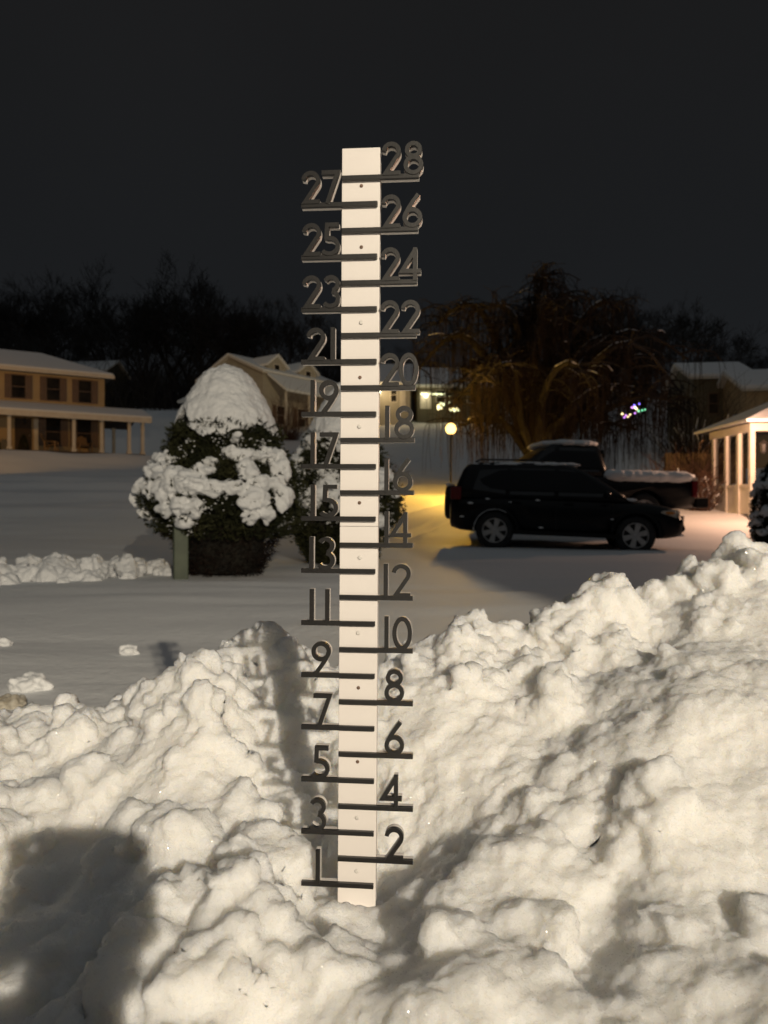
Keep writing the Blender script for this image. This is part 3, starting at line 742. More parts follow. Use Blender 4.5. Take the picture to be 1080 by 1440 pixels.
# ------------------------------------------------------------------ cars
def wheel(root, x, y, r, side, spokes=6):
    w = thing('wheel', None, None, (x, y, r)); w.parent = root
    MB().lathe([(r * .66, -.10), (r * .93, -.11), (r, -.07), (r, .07), (r * .93, .11), (r * .66, .10)], (0, 0, 0), 32, 'y', False).build('tyre', M_TYRE, w, True)
    m = MB(); ys_ = side
    m.lathe([(r * .68, -.08 * ys_), (r * .68, .085 * ys_), (r * .61, .085 * ys_), (r * .60, .02 * ys_)], (0, 0, 0), 32, 'y', False)
    m.lathe([(r * .14, .02 * ys_), (r * .14, .072 * ys_), (r * .06, .08 * ys_)], (0, 0, 0), 16, 'y')
    for k in range(spokes):
        a = 2 * math.pi * k / spokes + .3; c, s = math.cos(a), math.sin(a)
        quad = []
        for (rad_, hw) in ((r * .12, .035), (r * .62, .055)):
            for sg in (-1, 1):
                quad.append((c * rad_ - s * hw * sg, s * rad_ + c * hw * sg))
        poly = [quad[0], quad[1], quad[3], quad[2]]
        m.prism(poly, .045 * ys_, .07 * ys_)
    m.build('rim', M_RIM, w, False)
    MB().lathe([(r * .64, .0), (r * .3, .005)], (0, 0, 0), 24, 'y').build('brake_disc', M_IRON, w)
    return w
def loft(sts, sec):
    return [sec(*s_) for s_ in sts]
def mirror_section(h):                       # h: list of (y,z) from bottom centre to top centre
    return h + [(-y_, z_) for y_, z_ in h[-2:0:-1]]
def body_section(x, zb, zt, w):
    h = [(0, zb), (w * .84, zb), (w * .97, zb + .1), (w, zb + .30), (w * .985, zt - .17), (w * .95, zt - .05), (w * .78, zt + .0), (0, zt + .035)]
    return [(x, a, c) for a, c in mirror_section(h)]
def layer(z, xr, xf, w, r=.16, n=5):         # rounded outline at one height
    out = []
    for (cx, cy, a0) in ((xf - r * 1.6, w - r, 0), (xr + r, w - r, 90), (xr + r, -w + r, 180), (xf - r * 1.6, -w + r, 270)):
        rx = r * 1.6 if cx > 0 or a0 in (0, 270) else r
        for k in range(n):
            a = R(a0 + 90 * k / (n - 1)); out.append((cx + rx * math.cos(a), cy + r * math.sin(a), z))
    return out
def build_suv():
    root = thing('parked_suv', 'black compact suv with alloy wheels parked nearest on the snowy drive', 'car')
    sts = [(-2.16, .48, .86, .66), (-2.12, .40, .95, .80), (-1.95, .35, 1.0, .88), (-1.5, .31, 1.01, .905), (-.6, .29, 1.0, .915), (.3, .29, .99, .915), (1.0, .29, .98, .91), (1.3, .29, .965, .905),
           (1.6, .30, .94, .89), (1.85, .32, .90, .86), (2.02, .35, .84, .80), (2.13, .39, .74, .70), (2.18, .44, .64, .55)]
    m = MB(); m.rings(loft(sts, body_section))
    body = m.build('body', M_CARPAINT, root, True)
    cut = MB()
    for xx in (-1.28, 1.28):
        for s_ in (-1, 1): cut.lathe([(.41, 0.62 * s_), (.41, 1.1 * s_)], (xx, 0, .36), 32, 'y')
    subtract(body, cut)
    ly = [(.97, -2.10, 1.22, .865), (1.15, -2.06, .98, .835), (1.32, -2.0, .72, .795), (1.5, -1.93, .42, .745), (1.60, -1.86, .20, .70), (1.655, -1.72, .0, .60), (1.675, -1.4, -.3, .4)]
    gh = MB(); gh.rings([layer(*l_) for l_ in ly]); gh.build('roof_pillars', M_CARPAINT, root, True)
    wz = lambda z: float(np.interp(z, [l_[0] for l_ in ly], [l_[3] for l_ in ly]))
    xf = lambda z: float(np.interp(z, [l_[0] for l_ in ly], [l_[2] for l_ in ly])); xr = lambda z: float(np.interp(z, [l_[0] for l_ in ly], [l_[1] for l_ in ly]))
    for s_ in (-1, 1):
        for nm, poly in (('front_door_glass', [(-.12, 1.04), (.78, 1.04), (.38, 1.42), (.14, 1.53), (-.12, 1.55)]), ('rear_door_glass', [(-1.02, 1.04), (-.2, 1.04), (-.2, 1.55), (-1.0, 1.55)]),
                         ('quarter_glass', [(-1.72, 1.12), (-1.1, 1.05), (-1.08, 1.54), (-1.60, 1.50)])):
            vs = [(a, s_ * (wz(c) + .006), c) for a, c in poly] + [(a, s_ * (wz(c) - .02), c) for a, c in poly]; n = len(poly)
            MB().add(vs, [tuple(range(n)), tuple(range(2 * n - 1, n - 1, -1))] + [(i, (i + 1) % n, (i + 1) % n + n, i + n) for i in range(n)]).build(nm, M_CARGLASS, root)
        MB().prism([(-1.85, .285), (1.0, .285), (1.0, .36), (-.95, .38), (-.95, .285)][1:4] + [(-.93, .30)], s_ * .88, s_ * .925).build('sill', M_DARKPLASTIC, root)
        for xx in (-.98, -.02): MB().box(xx, xx + .17, s_ * .90, s_ * .935, .90, .925).build('door_handle', M_CARPAINT, root, bevel=.006)
        for xx in (-1.08, -.16, .86): MB().box(xx, xx + .008, s_ * .895, s_ * .9165, .42, .94).build('door_seam', M_IRON, root)
        MB().ell((.74, s_ * 1.0, 1.08), (.07, .10, .075), 12, 8).build('wing_mirror', M_CARPAINT, root, True)
        MB().add([(2.0, s_ * .81, .70), (2.11, s_ * .62, .69), (2.08, s_ * .62, .83), (1.98, s_ * .80, .86), (1.74, s_ * .885, .82), (1.72, s_ * .885, .78),
                  (1.98, s_ * .70, .70), (2.0, s_ * .6, .69), (2.0, s_ * .6, .82), (1.9, s_ * .7, .84), (1.7, s_ * .8, .81), (1.7, s_ * .8, .78)],
                 [(0, 1, 2, 3), (0, 3, 4, 5), (6, 9, 8, 7), (6, 11, 10, 9), (1, 7, 8, 2), (3, 2, 8, 9), (4, 3, 9, 10), (5, 4, 10, 11), (0, 5, 11, 6), (0, 6, 7, 1)]).build('headlight', M_LENS, root)
        MB().ell((1.87, s_ * .86, .79), (.09, .035, .03), 10, 6).build('turn_signal', M_AMBER, root, True)
        MB().box(-2.14, -1.93, s_ * .80, s_ * .885, .92, 1.17).build('tail_light', M_RED, root, bevel=.02)
        MB().tube([(-1.7, s_ * .56, 1.66), (-1.6, s_ * .56, 1.71), (-.5, s_ * .57, 1.72), (-.38, s_ * .57, 1.66)], .018, 6).build('roof_rail', M_IRON, root, True)
        for xx in (-1.28, 1.28):
            ar = MB(); out = []
            ar.rings([[(xx + q * math.cos(R(a)), s_ * (.93 if q < .45 else .90), .36 + q * math.sin(R(a))) for q in (.405, .455)] for a in range(-5, 186, 12)], False, False)
            ar.build('wheel_arch', M_DARKPLASTIC, root, True)
    # windscreen and rear window
    def pane(zs_, fx, off, ww, nm):
        vs = []
        for z in zs_:
            for q in (-1, -.6, 0, .6, 1): vs.append((fx(z) + off - abs(q) ** 2 * .10 * (1 if off > 0 else -.4), q * ww * wz(z), z))
        fs = [(r_ * 5 + i, r_ * 5 + i + 1, (r_ + 1) * 5 + i + 1, (r_ + 1) * 5 + i) for r_ in range(len(zs_) - 1) for i in range(4)]
        o_ = MB().add(vs, fs).build(nm, M_CARGLASS, root, True); sd = o_.modifiers.new('t', 'SOLIDIFY'); sd.thickness = .01
    pane([1.03, 1.2, 1.35, 1.5], xf, .012, .80, 'windscreen'); pane([1.15, 1.3, 1.45, 1.52], xr, -.012, .8, 'rear_window')
    MB().lathe([(.30, -2.30), (.34, -2.27), (.35, -2.2), (.34, -2.14), (.2, -2.13)], (0, 0, .88), 28, 'x').build('spare_tyre', M_DARKPLASTIC, root, True)
    MB().ell((-2.22, 0, 1.22), (.10, .26, .045), 14, 8, None, .2, 4).build('snow_on_spare', M_CLUMP, root, True)
    MB().prism([(1.88, .40), (2.16, .44), (2.2, .50), (2.17, .58), (1.95, .56)], -.62, .62).build('bumper', M_DARKPLASTIC, root, bevel=.02)
    MB().prism([(2.13, .62), (2.17, .60), (2.15, .72), (2.10, .74)], -.42, .42).build('grille', M_IRON, root)
    MB().tube([(1.12, -.5, 1.02), (1.02, -.05, 1.07)], .012, 5).build('wiper', M_IRON, root)
    for xx in (-1.28, 1.28):
        for s_ in (-1, 1): wheel(root, xx, s_ * .80, .355, s_)
    # snow left on the roof and cowl
    s = MB(); rg = random.Random(3)
    for i in range(46):
        xx = rg.uniform(-1.1, .1); yy = rg.uniform(-.6, .62); s.ell((xx, yy, 1.675 - .03 * abs(yy) * 2), (rg.uniform(.12, .28), rg.uniform(.07, .14), rg.uniform(.03, .05)), 10, 6, None, .3, i)
    for i in range(10): s.ell((-1.3 + rg.uniform(-.4, .4), -.66, 1.62), (.08, .05, .015), 8, 6, None, .3, i)
    remesh(s.build('snow_cover', M_CLUMP, root, True), .02, [(.08, .025, 1)])
    s = MB()
    for i in range(14): s.ell((rg.uniform(1.08, 1.25), rg.uniform(-.75, -.2), 1.005), (.10, .08, .035), 8, 6, None, .3, i)
    remesh(s.build('cowl_snow', M_CLUMP, root, True), .015)
    # snow packed on tyre and door
    s = MB()
    for a in range(60, 185, 6): s.ell((-1.28 + .40 * math.cos(R(a)) , -.915, .36 + .40 * math.sin(R(a))), (.024, .010, .018), 8, 5, None, .5, a)
    remesh(s.build('arch_snow', M_CLUMP, root, True), .012)
    for (xx, zz, q) in ((-1.75, .86, .035), (-1.43, .95, .03), (-1.0, .9, .02), (-.5, .95, .03), (-.42, .44, .03), (.85, .64, .02), (-1.9, .6, .03)): MB().ell((xx, -.915, zz), (q * 1.6, .008, q * .5), 8, 5, None, .4, int(zz * 90)).build('snow_splatter', M_CLUMP, root, True)
    return root
suv = build_suv()
c0 = at(792, 769, 14.9)
suv.rotation_euler = (R(0), R(1.9), R(-10)); suv.location = (c0.x - .05, 14.9, -.045)

def build_pickup():
    root = thing('parked_pickup', 'dark pickup truck with snow on roof and bed parked behind the suv', 'pickup'); root.scale = (1.08, 1.08, 1.10)
    # x forward
    sts = [(-2.7, .52, .98, .86), (-2.66, .48, 1.12, .92), (-1.8, .46, 1.14, .94), (-.7, .44, 1.14, .94), (.6, .44, 1.12, .94), (1.3, .44, 1.1, .93), (1.6, .46, 1.06, .92), (1.85, .5, 1.0, .86), (1.95, .56, .86, .78)]
    body = MB().rings(loft(sts, body_section)).build('body', M_CARPAINT, root, True)
    cut = MB()
    for xx in (-1.55, 1.12):
        for s_ in (-1, 1): cut.lathe([(.45, .6 * s_), (.45, 1.1 * s_)], (xx, 0, .40), 32, 'y')
    cut.box(-2.58, -.85, -.76, .76, .95, 1.5)
    subtract(body, cut)
    ly = [(1.10, -.80, 1.35, .88), (1.3, -.78, 1.08, .85), (1.55, -.72, .72, .78), (1.74, -.66, .42, .71), (1.80, -.55, .25, .62), (1.82, -.3, .1, .45)]
    MB().rings([layer(*l_) for l_ in ly]).build('roof_pillars', M_CARPAINT, root, True)
    wz = lambda z: float(np.interp(z, [l_[0] for l_ in ly], [l_[3] for l_ in ly]))
    for s_ in (-1, 1):
        for poly in ([(.35, 1.2), (.98, 1.2), (.55, 1.66), (.35, 1.7)], [(-.58, 1.2), (.25, 1.2), (.25, 1.7), (-.52, 1.7)]):
            vs = [(a, s_ * (wz(c) + .006), c) for a, c in poly] + [(a, s_ * (wz(c) - .02), c) for a, c in poly]
            MB().add(vs, [(0, 1, 2, 3), (7, 6, 5, 4), (0, 1, 5, 4), (1, 2, 6, 5), (2, 3, 7, 6), (3, 0, 4, 7)]).build('side_glass', M_CARGLASS, root)
        MB().box(-2.72, -2.60, s_ * .80, s_ * .935, .72, 1.06).build('tail_light', M_RED, root, bevel=.02)
        MB().box(-2.715, -2.62, s_ * .82, s_ * .937, 1.062, 1.12).build('reverse_lens', M_LENS, root, bevel=.01)
        MB().box(1.8, 1.92, s_ * .60, s_ * .86, .80, .98).build('headlight', M_LENS, root, bevel=.02)
        MB().ell((.95, s_ * 1.03, 1.25), (.07, .11, .09), 12, 8).build('wing_mirror', M_CARPAINT, root, True)
        MB().box(-.10, .08, s_ * .93, s_ * .955, 1.0, 1.03).build('door_handle', M_RIM, root, bevel=.008)
    MB().box(-.78, -.74, -.6, .6, 1.22, 1.68).build('rear_window', M_CARGLASS, root)
    MB().prism([(-2.98, .50), (-2.70, .50), (-2.70, .70), (-2.98, .72)], -.9, .9).build('bumper', M_DARKPLASTIC, root, bevel=.03)
    MB().box(-2.745, -2.70, -.72, .72, .62, 1.10).build('tailgate', M_CARPAINT, root, bevel=.01)
    for xx in (-1.55, 1.12):
        for s_ in (-1, 1): wheel(root, xx, s_ * .82, .39, s_, 5)
    s = MB(); rg = random.Random(8)
    for i in range(60): s.ell((rg.uniform(-.5, .32), rg.uniform(-.58, .58), 1.80), (.26, .2, .08), 12, 8, None, .12, i)
    for i in range(150): s.ell((rg.uniform(-2.36, -.9), rg.uniform(-.84, .84), 1.13), (.34, .22, .13), 12, 8, None, .15, i)
    for i in range(20): s.ell((rg.uniform(-2.68, -2.3), -.9, rg.uniform(.98, 1.15)), (.1, .03, .05), 8, 6, None, .2, i)
    for i in range(26): s.ell((rg.uniform(.9, 1.4), rg.uniform(-.7, .7), 1.24 - .1), (.2, .16, .08), 10, 6, None, .2, i)
    for i in range(10): s.ell((-.84, rg.uniform(-.8, .3), 1.22 + .1 * (i % 3)), (.07, .2, .12), 10, 8, None, .2, i)
    remesh(s.build('snow_cover', M_CLUMP, root, True), .028, [(.12, .04, 1)])
    return root
pk = build_pickup()
pk.rotation_euler = (0, R(-1), R(180 - 8 + 14)); 
pc = at(838, 738, 17.7); pk.location = (pc.x - .85, 17.9, terrain(pc.x, 17.7) + .02)

# ------------------------------------------------------------------ left house with a porch
def window(parent, x, z, w, h, y, mat_frame=M_TRIM, shutters=False, sw=.42):
    f = MB(); t = .07
    f.box(x - w / 2 - t, x - w / 2, y - .04, y + .02, z - t, z + h + t); f.box(x + w / 2, x + w / 2 + t, y - .04, y + .02, z - t, z + h + t)
    f.box(x - w / 2, x + w / 2, y - .04, y + .02, z - t, z); f.box(x - w / 2, x + w / 2, y - .04, y + .02, z + h, z + h + t)
    f.box(x - w / 2, x + w / 2, y - .03, y + .02, z + h / 2 - .025, z + h / 2 + .025)
    fo = f.build('window', mat_frame, parent)
    MB().box(x - w / 2, x + w / 2, y - .012, y + .015, z, z + h / 2 - .025).box(x - w / 2, x + w / 2, y - .012, y + .015, z + h / 2 + .025, z + h).build('pane', M_GLASS, fo)
    if shutters:
        for s_ in (-1, 1):
            a = x + s_ * (w / 2 + t + .012); c = a + s_ * sw
            MB().box(min(a, c), max(a, c), y - .05, y + .01, z - .05, z + h + .05).build('shutter', M_SHUTTER, parent)
def quadslab(m, P, th):                      # sloped slab from 4 corner points, thickness upward
    P = [Vector(p) for p in P]
    m.add([*P, *[p + Vector((0, 0, th)) for p in P]], [(3, 2, 1, 0), (4, 5, 6, 7), (0, 1, 5, 4), (1, 2, 6, 5), (2, 3, 7, 6), (3, 0, 4, 7)])
def hip(m, x0, x1, y0, y1, z, rise, hipl, hipr, th, off=0):
    ym = (y0 + y1) / 2
    A = [(x0, y0, z), (x1, y0, z), (x1, y1, z), (x0, y1, z), (x0 + hipl, ym, z + rise), (x1 - hipr, ym, z + rise)]
    B = [(p[0], p[1], p[2] + th) for p in A]
    m.add(A + B, [(0, 3, 2, 1), (6, 7, 11, 10), (7, 8, 11), (8, 9, 10, 11), (9, 6, 10), (0, 1, 7, 6), (1, 2, 8, 7), (2, 3, 9, 8), (3, 0, 6, 9)])
hc = at(147, 645, 47.0)
hz0 = hc.z
lh = thing('porch_house', 'two-storey tan house with shuttered windows and long front porch at far left', 'house', (hc.x, hc.y, hz0), math.atan2(3, 5)); lh.scale = (1, 1, .93)
MB().box(-14, 0, 0, 8.5, -1.5, 5.35).build('wall', M_SIDE_TAN, lh)
m = MB(); hip(m, -14.5, .45, -.45, 8.95, 5.35, 1.9, .3, 3.6, .12); rf = m.build('roof', M_SHINGLE, lh)
m = MB(); hip(m, -14.55, .47, -.47, 8.97, 5.475, 1.9, .3, 3.6, .18); so = m.build('snow_cover', M_CLUMP, rf, bevel=.05)
MB().box(-14.5, .5, -.56, -.475, 5.30, 5.52).build('gutter', M_TRIM, lh)
for x in (-1.15, -2.95, -4.85, -6.9): window(lh, x, 3.68, .72, 1.42, 0, M_SHUTTER, True, .30)
for x in (-1.2, -2.95): window(lh, x, .75, .8, 1.75, 0, M_SHUTTER, True, .34)
d_ = MB().box(-5.05, -4.15, -.05, .02, .3, 2.4).build('door', M_DARKWOOD, lh); MB().ell((-4.25, -.08, 1.3), (.04, .04, .04), 8, 6).build('handle', M_RIM, d_)
MB().box(-4.02, -3.78, -.04, .02, .3, 2.4).build('sidelight', M_TRIM, lh)
gd = MB(); arcp = [(-9.4, .02), (-6.45, .02), (-6.45, 1.75)] + [(-6.45 - .6 * (1 - math.cos(R(a))), 1.75 + .45 * math.sin(R(a))) for a in range(15, 91, 15)] + [(-8.8, 2.2), (-9.4, 1.75)]
gd.prism(arcp, -.05, .02); gd.build('garage_door', M_TRIM, lh)
# porch
pf = MB().box(-5.7, 2.0, -2.1, -.005, -.6, .22).box(.005, 2.0, 0, 3.2, -.6, .22).build('porch_floor', M_DARKWOOD, lh)
m = MB(); quadslab(m, [(-14.2, -2.5, 2.42), (2.25, -2.5, 2.42), (2.25, -.005, 3.2), (-14.2, -.005, 3.2)], .12)
quadslab(m, [(.02, 0.0, 3.2), (2.25, 0.0, 2.42 + .775), (2.25, 3.6, 2.42), (.02, 3.6, 2.42)], .12)
pr = m.build('porch_roof', M_SHINGLE, lh)
m = MB(); quadslab(m, [(-14.22, -2.56, 2.545), (2.31, -2.56, 2.545), (2.29, -.01, 3.33), (-14.22, -.01, 3.33)], .14)
quadslab(m, [(.03, 0.0, 3.33), (2.29, 0.0, 3.33), (2.29, 3.6, 2.55), (.03, 3.6, 2.55)], .14)
m.build('snow_cover', M_CLUMP, pr, bevel=.04)
MB().box(-14.2, 2.27, -2.58, -2.505, 2.24, 2.56).build('porch_fascia', M_TRIM, lh)
for x, y in ((-5.5, -2.02), (-2.1, -2.02), (.05 - .6, -2.02), (1.05, -2.02), (1.85, -2.02), (1.15, 3.0)):
    MB().box(x - .09, x + .09, y - .09, y + .09, .22, 2.40).box(x - .13, x + .13, y - .13, y + .13, .222, .40).box(x - .12, x + .12, y - .12, y + .12, 2.26, 2.398).build('porch_post', M_TRIM, lh)
def lantern(parent, x, y, z):
    MB().lathe([(.03, .32), (.12, .22), (.11, .2), (.08, 0), (.03, -.05)], (x, y, z), 8).box(x - .03, x + .03, y, y + .15, z + .1, z + .14).build('wall_lantern', M_IRON, parent)
lantern(lh, -6.1, -.14, 1.55); lantern(lh, -4.6, -.9, 2.0)
def porch_chair(lab, x, y, rz):
    M_ = lh.matrix_basis if False else Matrix.Translation(Vector((hc.x, hc.y, hz0))) @ Matrix.Rotation(math.atan2(3, 5), 4, 'Z')
    p = M_ @ Vector((x, y, .22))
    t = thing('porch_chair', lab, 'chair', p, math.atan2(3, 5) + rz, 'chairs on the tan house porch')
    MB().add([(-.3, -.3, .40), (.3, -.3, .40), (.27, .25, .32), (-.27, .25, .32), (-.3, -.3, .44), (.3, -.3, .44), (.27, .25, .36), (-.27, .25, .36)], [(3, 2, 1, 0), (4, 5, 6, 7), (0, 1, 5, 4), (1, 2, 6, 5), (2, 3, 7, 6), (3, 0, 4, 7)]).build('seat', M_WOOD, t)
    bk = MB(); 
    for k in range(5):
        xx = -.24 + k * .12; bk.add([(xx - .05, .24, .34), (xx + .05, .24, .34), (xx + .055, .52, .98 + .05 * (2 - abs(k - 2))), (xx - .055, .52, .98 + .05 * (2 - abs(k - 2))), (xx - .05, .27, .34), (xx + .05, .27, .34), (xx + .055, .55, .98 + .05 * (2 - abs(k - 2))), (xx - .055, .55, .98 + .05 * (2 - abs(k - 2)))],
               [(3, 2, 1, 0), (4, 5, 6, 7), (0, 1, 5, 4), (1, 2, 6, 5), (2, 3, 7, 6), (3, 0, 4, 7)])
    bk.build('backrest', M_WOOD, t)
    for s_ in (-1, 1):
        MB().box(s_ * .36 - .05, s_ * .36 + .05, -.35, .35, .58, .61).build('armrest', M_WOOD, t)
        MB().box(s_ * .36 - .02, s_ * .36 + .02, -.33, -.25, 0, .58).build('leg', M_WOOD, t); MB().box(s_ * .36 - .02, s_ * .36 + .02, .25, .33, 0, .58).build('leg', M_WOOD, t)
porch_chair('porch chair turned sideways by the left lower window of the tan house', -3.2, -1.1, R(70))
porch_chair('porch chair facing out between the two right porch posts of the tan house', -1.35, -1.0, R(10))
for (x, h, lab) in ((-6.05, 1.0, 'small clipped shrub beside the garage door of the tan house'), (-4.75, .85, 'dark potted shrub at the porch corner by the door')):
    M_ = Matrix.Translation(Vector((hc.x, hc.y, hz0))) @ Matrix.Rotation(math.atan2(3, 5), 4, 'Z')
    p = M_ @ Vector((x, -.5 if x < -5.5 else -1.8, 0 if x < -5.5 else .22))
    t = thing('shrub', lab, 'shrub', p)
    f = MB(); rg = random.Random(int(h * 100))
    for i in range(900):
        z = rg.random() * h; r = .26 * (1 - z / h) ** .6 + .03; a = rg.uniform(0, 6.28); q = Vector((r * math.cos(a), r * math.sin(a), z)); dd = Vector((rg.gauss(0, 1), rg.gauss(0, 1), rg.gauss(.5, 1))).normalized() * .1; w = dd.cross(Vector((rg.random(), rg.random(), 1))).normalized() * .02
        f.add([q - w, q + w, q + dd], [(0, 1, 2)])
    f.build('foliage', M_NEEDLE, t); MB().tube([(0, 0, -.1), (0, 0, h * .7)], .03, 6).build('stem', M_BARK, t)

# ------------------------------------------------------------------ house with dormers behind the evergreen
def gable_house(name, label, loc, rz, L, D, He, rise, wall, th=.22, over=.35):
    """ridge along local x, gable walls at x=0 and x=L, front wall at y=0"""
    t = thing(name, label, 'house', loc, rz)
    MB().prism([(0, -2), (D, -2), (D, He), (D / 2, He + rise), (0, He)], 0, L, 'x').build('wall', wall, t)
    m = MB(); k = rise / (D / 2)
    quadslab(m, [(-over, -over, He - over * k + .02), (L + over, -over, He - over * k + .02), (L + over, D / 2, He + rise + .02), (-over, D / 2, He + rise + .02)], .10)
    quadslab(m, [(-over, D / 2, He + rise + .021), (L + over, D / 2, He + rise + .021), (L + over, D + over, He - over * k + .02), (-over, D + over, He - over * k + .02)], .10)
    rf = m.build('roof', M_TRIM, t)
    m = MB()
    quadslab(m, [(-over - .03, -over - .03, He - over * k + .125), (L + over + .03, -over - .03, He - over * k + .125), (L + over + .03, D / 2, He + rise + .13), (-over - .03, D / 2, He + rise + .13)], th)
    quadslab(m, [(-over - .03, D / 2, He + rise + .131), (L + over + .03, D / 2, He + rise + .131), (L + over + .03, D + over, He - over * k + .125), (-over - .03, D + over, He - over * k + .125)], th)
    m.build('snow_cover', M_CLUMP, rf, bevel=.05)
    return t
DY = 62.0
dz = terrain(-13, DY)
dp = at(370, 600, DY)
dh = gable_house('dormer_house', 'cream house with two snowy dormers seen behind the domed evergreen', (dp.x, DY, dz - .3), R(52), 9, 8.0, 5.1, 1.7, M_SIDE_CREAM)
for x in (2.0, 5.8):
    y0_ = .45
    m = MB(); m.prism([(x - 1.0, 5.0), (x + 1.0, 5.0), (x + 1.0, 6.0), (x, 6.75), (x - 1.0, 6.0)], y0_, 3.6)
    dm = m.build('dormer', M_SIDE_CREAM, dh)
    m = MB()
    quadslab(m, [(x - 1.3, y0_ - .2, 5.80), (x, y0_ - .2, 6.78), (x, 3.7, 6.78), (x - 1.3, 3.7, 5.80)], .2)
    quadslab(m, [(x + .001, y0_ - .2, 6.78), (x + 1.3, y0_ - .2, 5.80), (x + 1.3, 3.7, 5.80), (x + .001, 3.7, 6.78)], .2)
    m.build('snow_cover', M_CLUMP, dm)
    window(dh, x, 5.15, .6, .9, y0_, M_TRIM)
m = MB(); quadslab(m, [(.1, -2.6, 3.3), (9, -2.6, 3.3), (9, -.4, 4.85), (.1, -.4, 4.85)], .2); m.build('lean_to_roof', M_CLUMP, dh)
for x in (.3, 3, 6, 8.7): MB().box(x - .08, x + .08, -2.45, -2.29, -1, 3.28).build('porch_post', M_TRIM, dh)
for x in (2, 4.5, 7): window(dh, x, 1.0, .9, 1.5, 0, M_TRIM, True)
# screened porch on its left side
MB().box(.1, 3.0, 8.005, 10.6, -1.5, 1.5).build('porch_wall', M_SIDE_DARK, dh)
for y in (8.9, 9.2, 10.5): MB().box(.12, .24, y - .06, y + .06, 1.5, 3.5).build('porch_post', M_TRIM, dh)
MB().box(2.8, 2.95, 10.4, 10.55, 1.5, 3.5).build('porch_post', M_TRIM, dh)
m = MB(); hip(m, -.3, 3.4, 8.01, 11.0, 3.5, .75, .9, .9, .22); m.build('porch_snow_roof', M_CLUMP, dh)
lt = light('dormer_house_street_light', 'SPOT', (-2, 40, 12), 3000, (1, .78, .46), spot_size=R(34), spot_blend=.7, shadow_soft_size=.3); aim(lt, (-10, 62, 11))

# dim house up on the hill
p = at(84, 535, 100)
hh = gable_house('hill_house', 'dim dark house with snowy roof among the trees on the hill', (p.x, 100, terrain(p.x, 100) - .2), R(-8), 6.5, 6, 5.2, 1.6, M_SIDE_DARK)
for x in (1.5, 4.5): window(hh, x, 1.5, .8, 1.2, 0, M_SHUTTER)

# ------------------------------------------------------------------ lit houses behind the gauge
FY = 68.0
p = at(524, 574, FY)
fz = terrain(p.x, FY)
fh = gable_house('lit_house', 'small house with brightly lit porch wall just right of the gauge', (p.x, FY, p.z - .1), R(0), 3.4, 6.5, 2.3, 2.1, M_SIDE_CREAM)
window(fh, 1.9, .7, .5, 1.2, 0, M_TRIM)
d_ = MB().box(2.45, 3.0, -.05, .02, .05, 1.9).build('door', M_TRIM, fh)
MB().ell((.55, -.35, 1.55), (.17, .17, .2), 12, 8).build('porch_bulb', M_BULBW, fh, True)
light('lit_house_light', 'POINT', (p.x + 1.2, FY - 1.6, p.z + 1.3), 120, (1, .72, .36), shadow_soft_size=.2)
q = at(587, 574, FY + 3)
gh2 = gable_house('garland_house', 'house with a garland of white lights along its porch beyond the willow strands', (q.x, FY + 3, q.z - .1), R(6), 8, 6, 2.2, 2.0, M_SIDE_DARK)
window(gh2, 2.2, .7, .8, 1.1, 0, M_TRIM)
window(gh2, 5.2, .7, .8, 1.1, 0, M_TRIM)
MB().box(.25, 1.3, -.045, .02, .05, 1.7).build('lit_doorway', M_TRIM, gh2)
MB().ell((.75, -.3, 1.25), (.17, .17, .17), 12, 8).build('porch_bulb', M_BULBW, gh2, True)
light('garland_house_light', 'POINT', (q.x + .9, FY + 1.6, q.z + 1.0), 30, (1, .85, .5), shadow_soft_size=.15)
def bulbs(name, label, cat, pts, mats, r, group=None, wire=True):
    c = Vector(pts[0]); t = thing(name, label, cat, c, 0, group)
    if wire: MB().tube([Vector(p_) - c for p_ in pts], .012, 4).build('wire', M_IRON, t)
    for i, p_ in enumerate(pts):
        v = Vector(p_) - c; MB().ell(v, (r * rnd.uniform(.7, 1.2),) * 3, 8, 6).build('bulb', mats[i % len(mats)], t, True)
bulbs('light_string', 'string of white bulbs along the eave of the far porch', 'light string', [at(593 + i * 3.1, 554 + .35 * (i % 2), FY + 2.2) for i in range(11)] + [at(633, 558, FY + 2.2), at(632, 566, FY + 2.2)], [M_GARL], .085)
bulbs('light_string', 'yellowish bulbs bunched over bushes below the far porch, left of the willow', 'light string', [at(613 + rnd.uniform(0, 11), 567 + rnd.uniform(0, 8), FY) for i in range(9)] + [at(632 + i * 2.6, 575 + 2 * (i % 2), FY) for i in range(6)], [M_GARL, M_ORNAM], .12)
bulbs('holiday_lights', 'cluster of blue, white and green holiday lights glowing behind the willow', 'holiday lights',
      [at(892, 570, 23.9), at(899, 568, 23.9), at(895, 575, 23.9), at(893, 573, 23.9), at(889, 573, 23.9), at(898, 578, 23.9), at(903, 577, 23.9), at(907, 576, 23.9), at(893, 581, 23.9)], [M_BLUE, M_BLUE, M_ORNAM, M_BULBW, M_PINK, M_GREEN, M_GREEN, M_GREEN, M_PINK], .034)
bulbs('holiday_lights', 'small pale yellow and pink holiday lights left of the blue cluster', 'holiday lights', [at(875, 582, 23.9), at(880, 584, 23.9), at(883, 586, 23.9), at(886, 583, 23.9), at(878, 587, 23.9)], [M_ORNAM, M_PINK, M_ORNAM], .028)

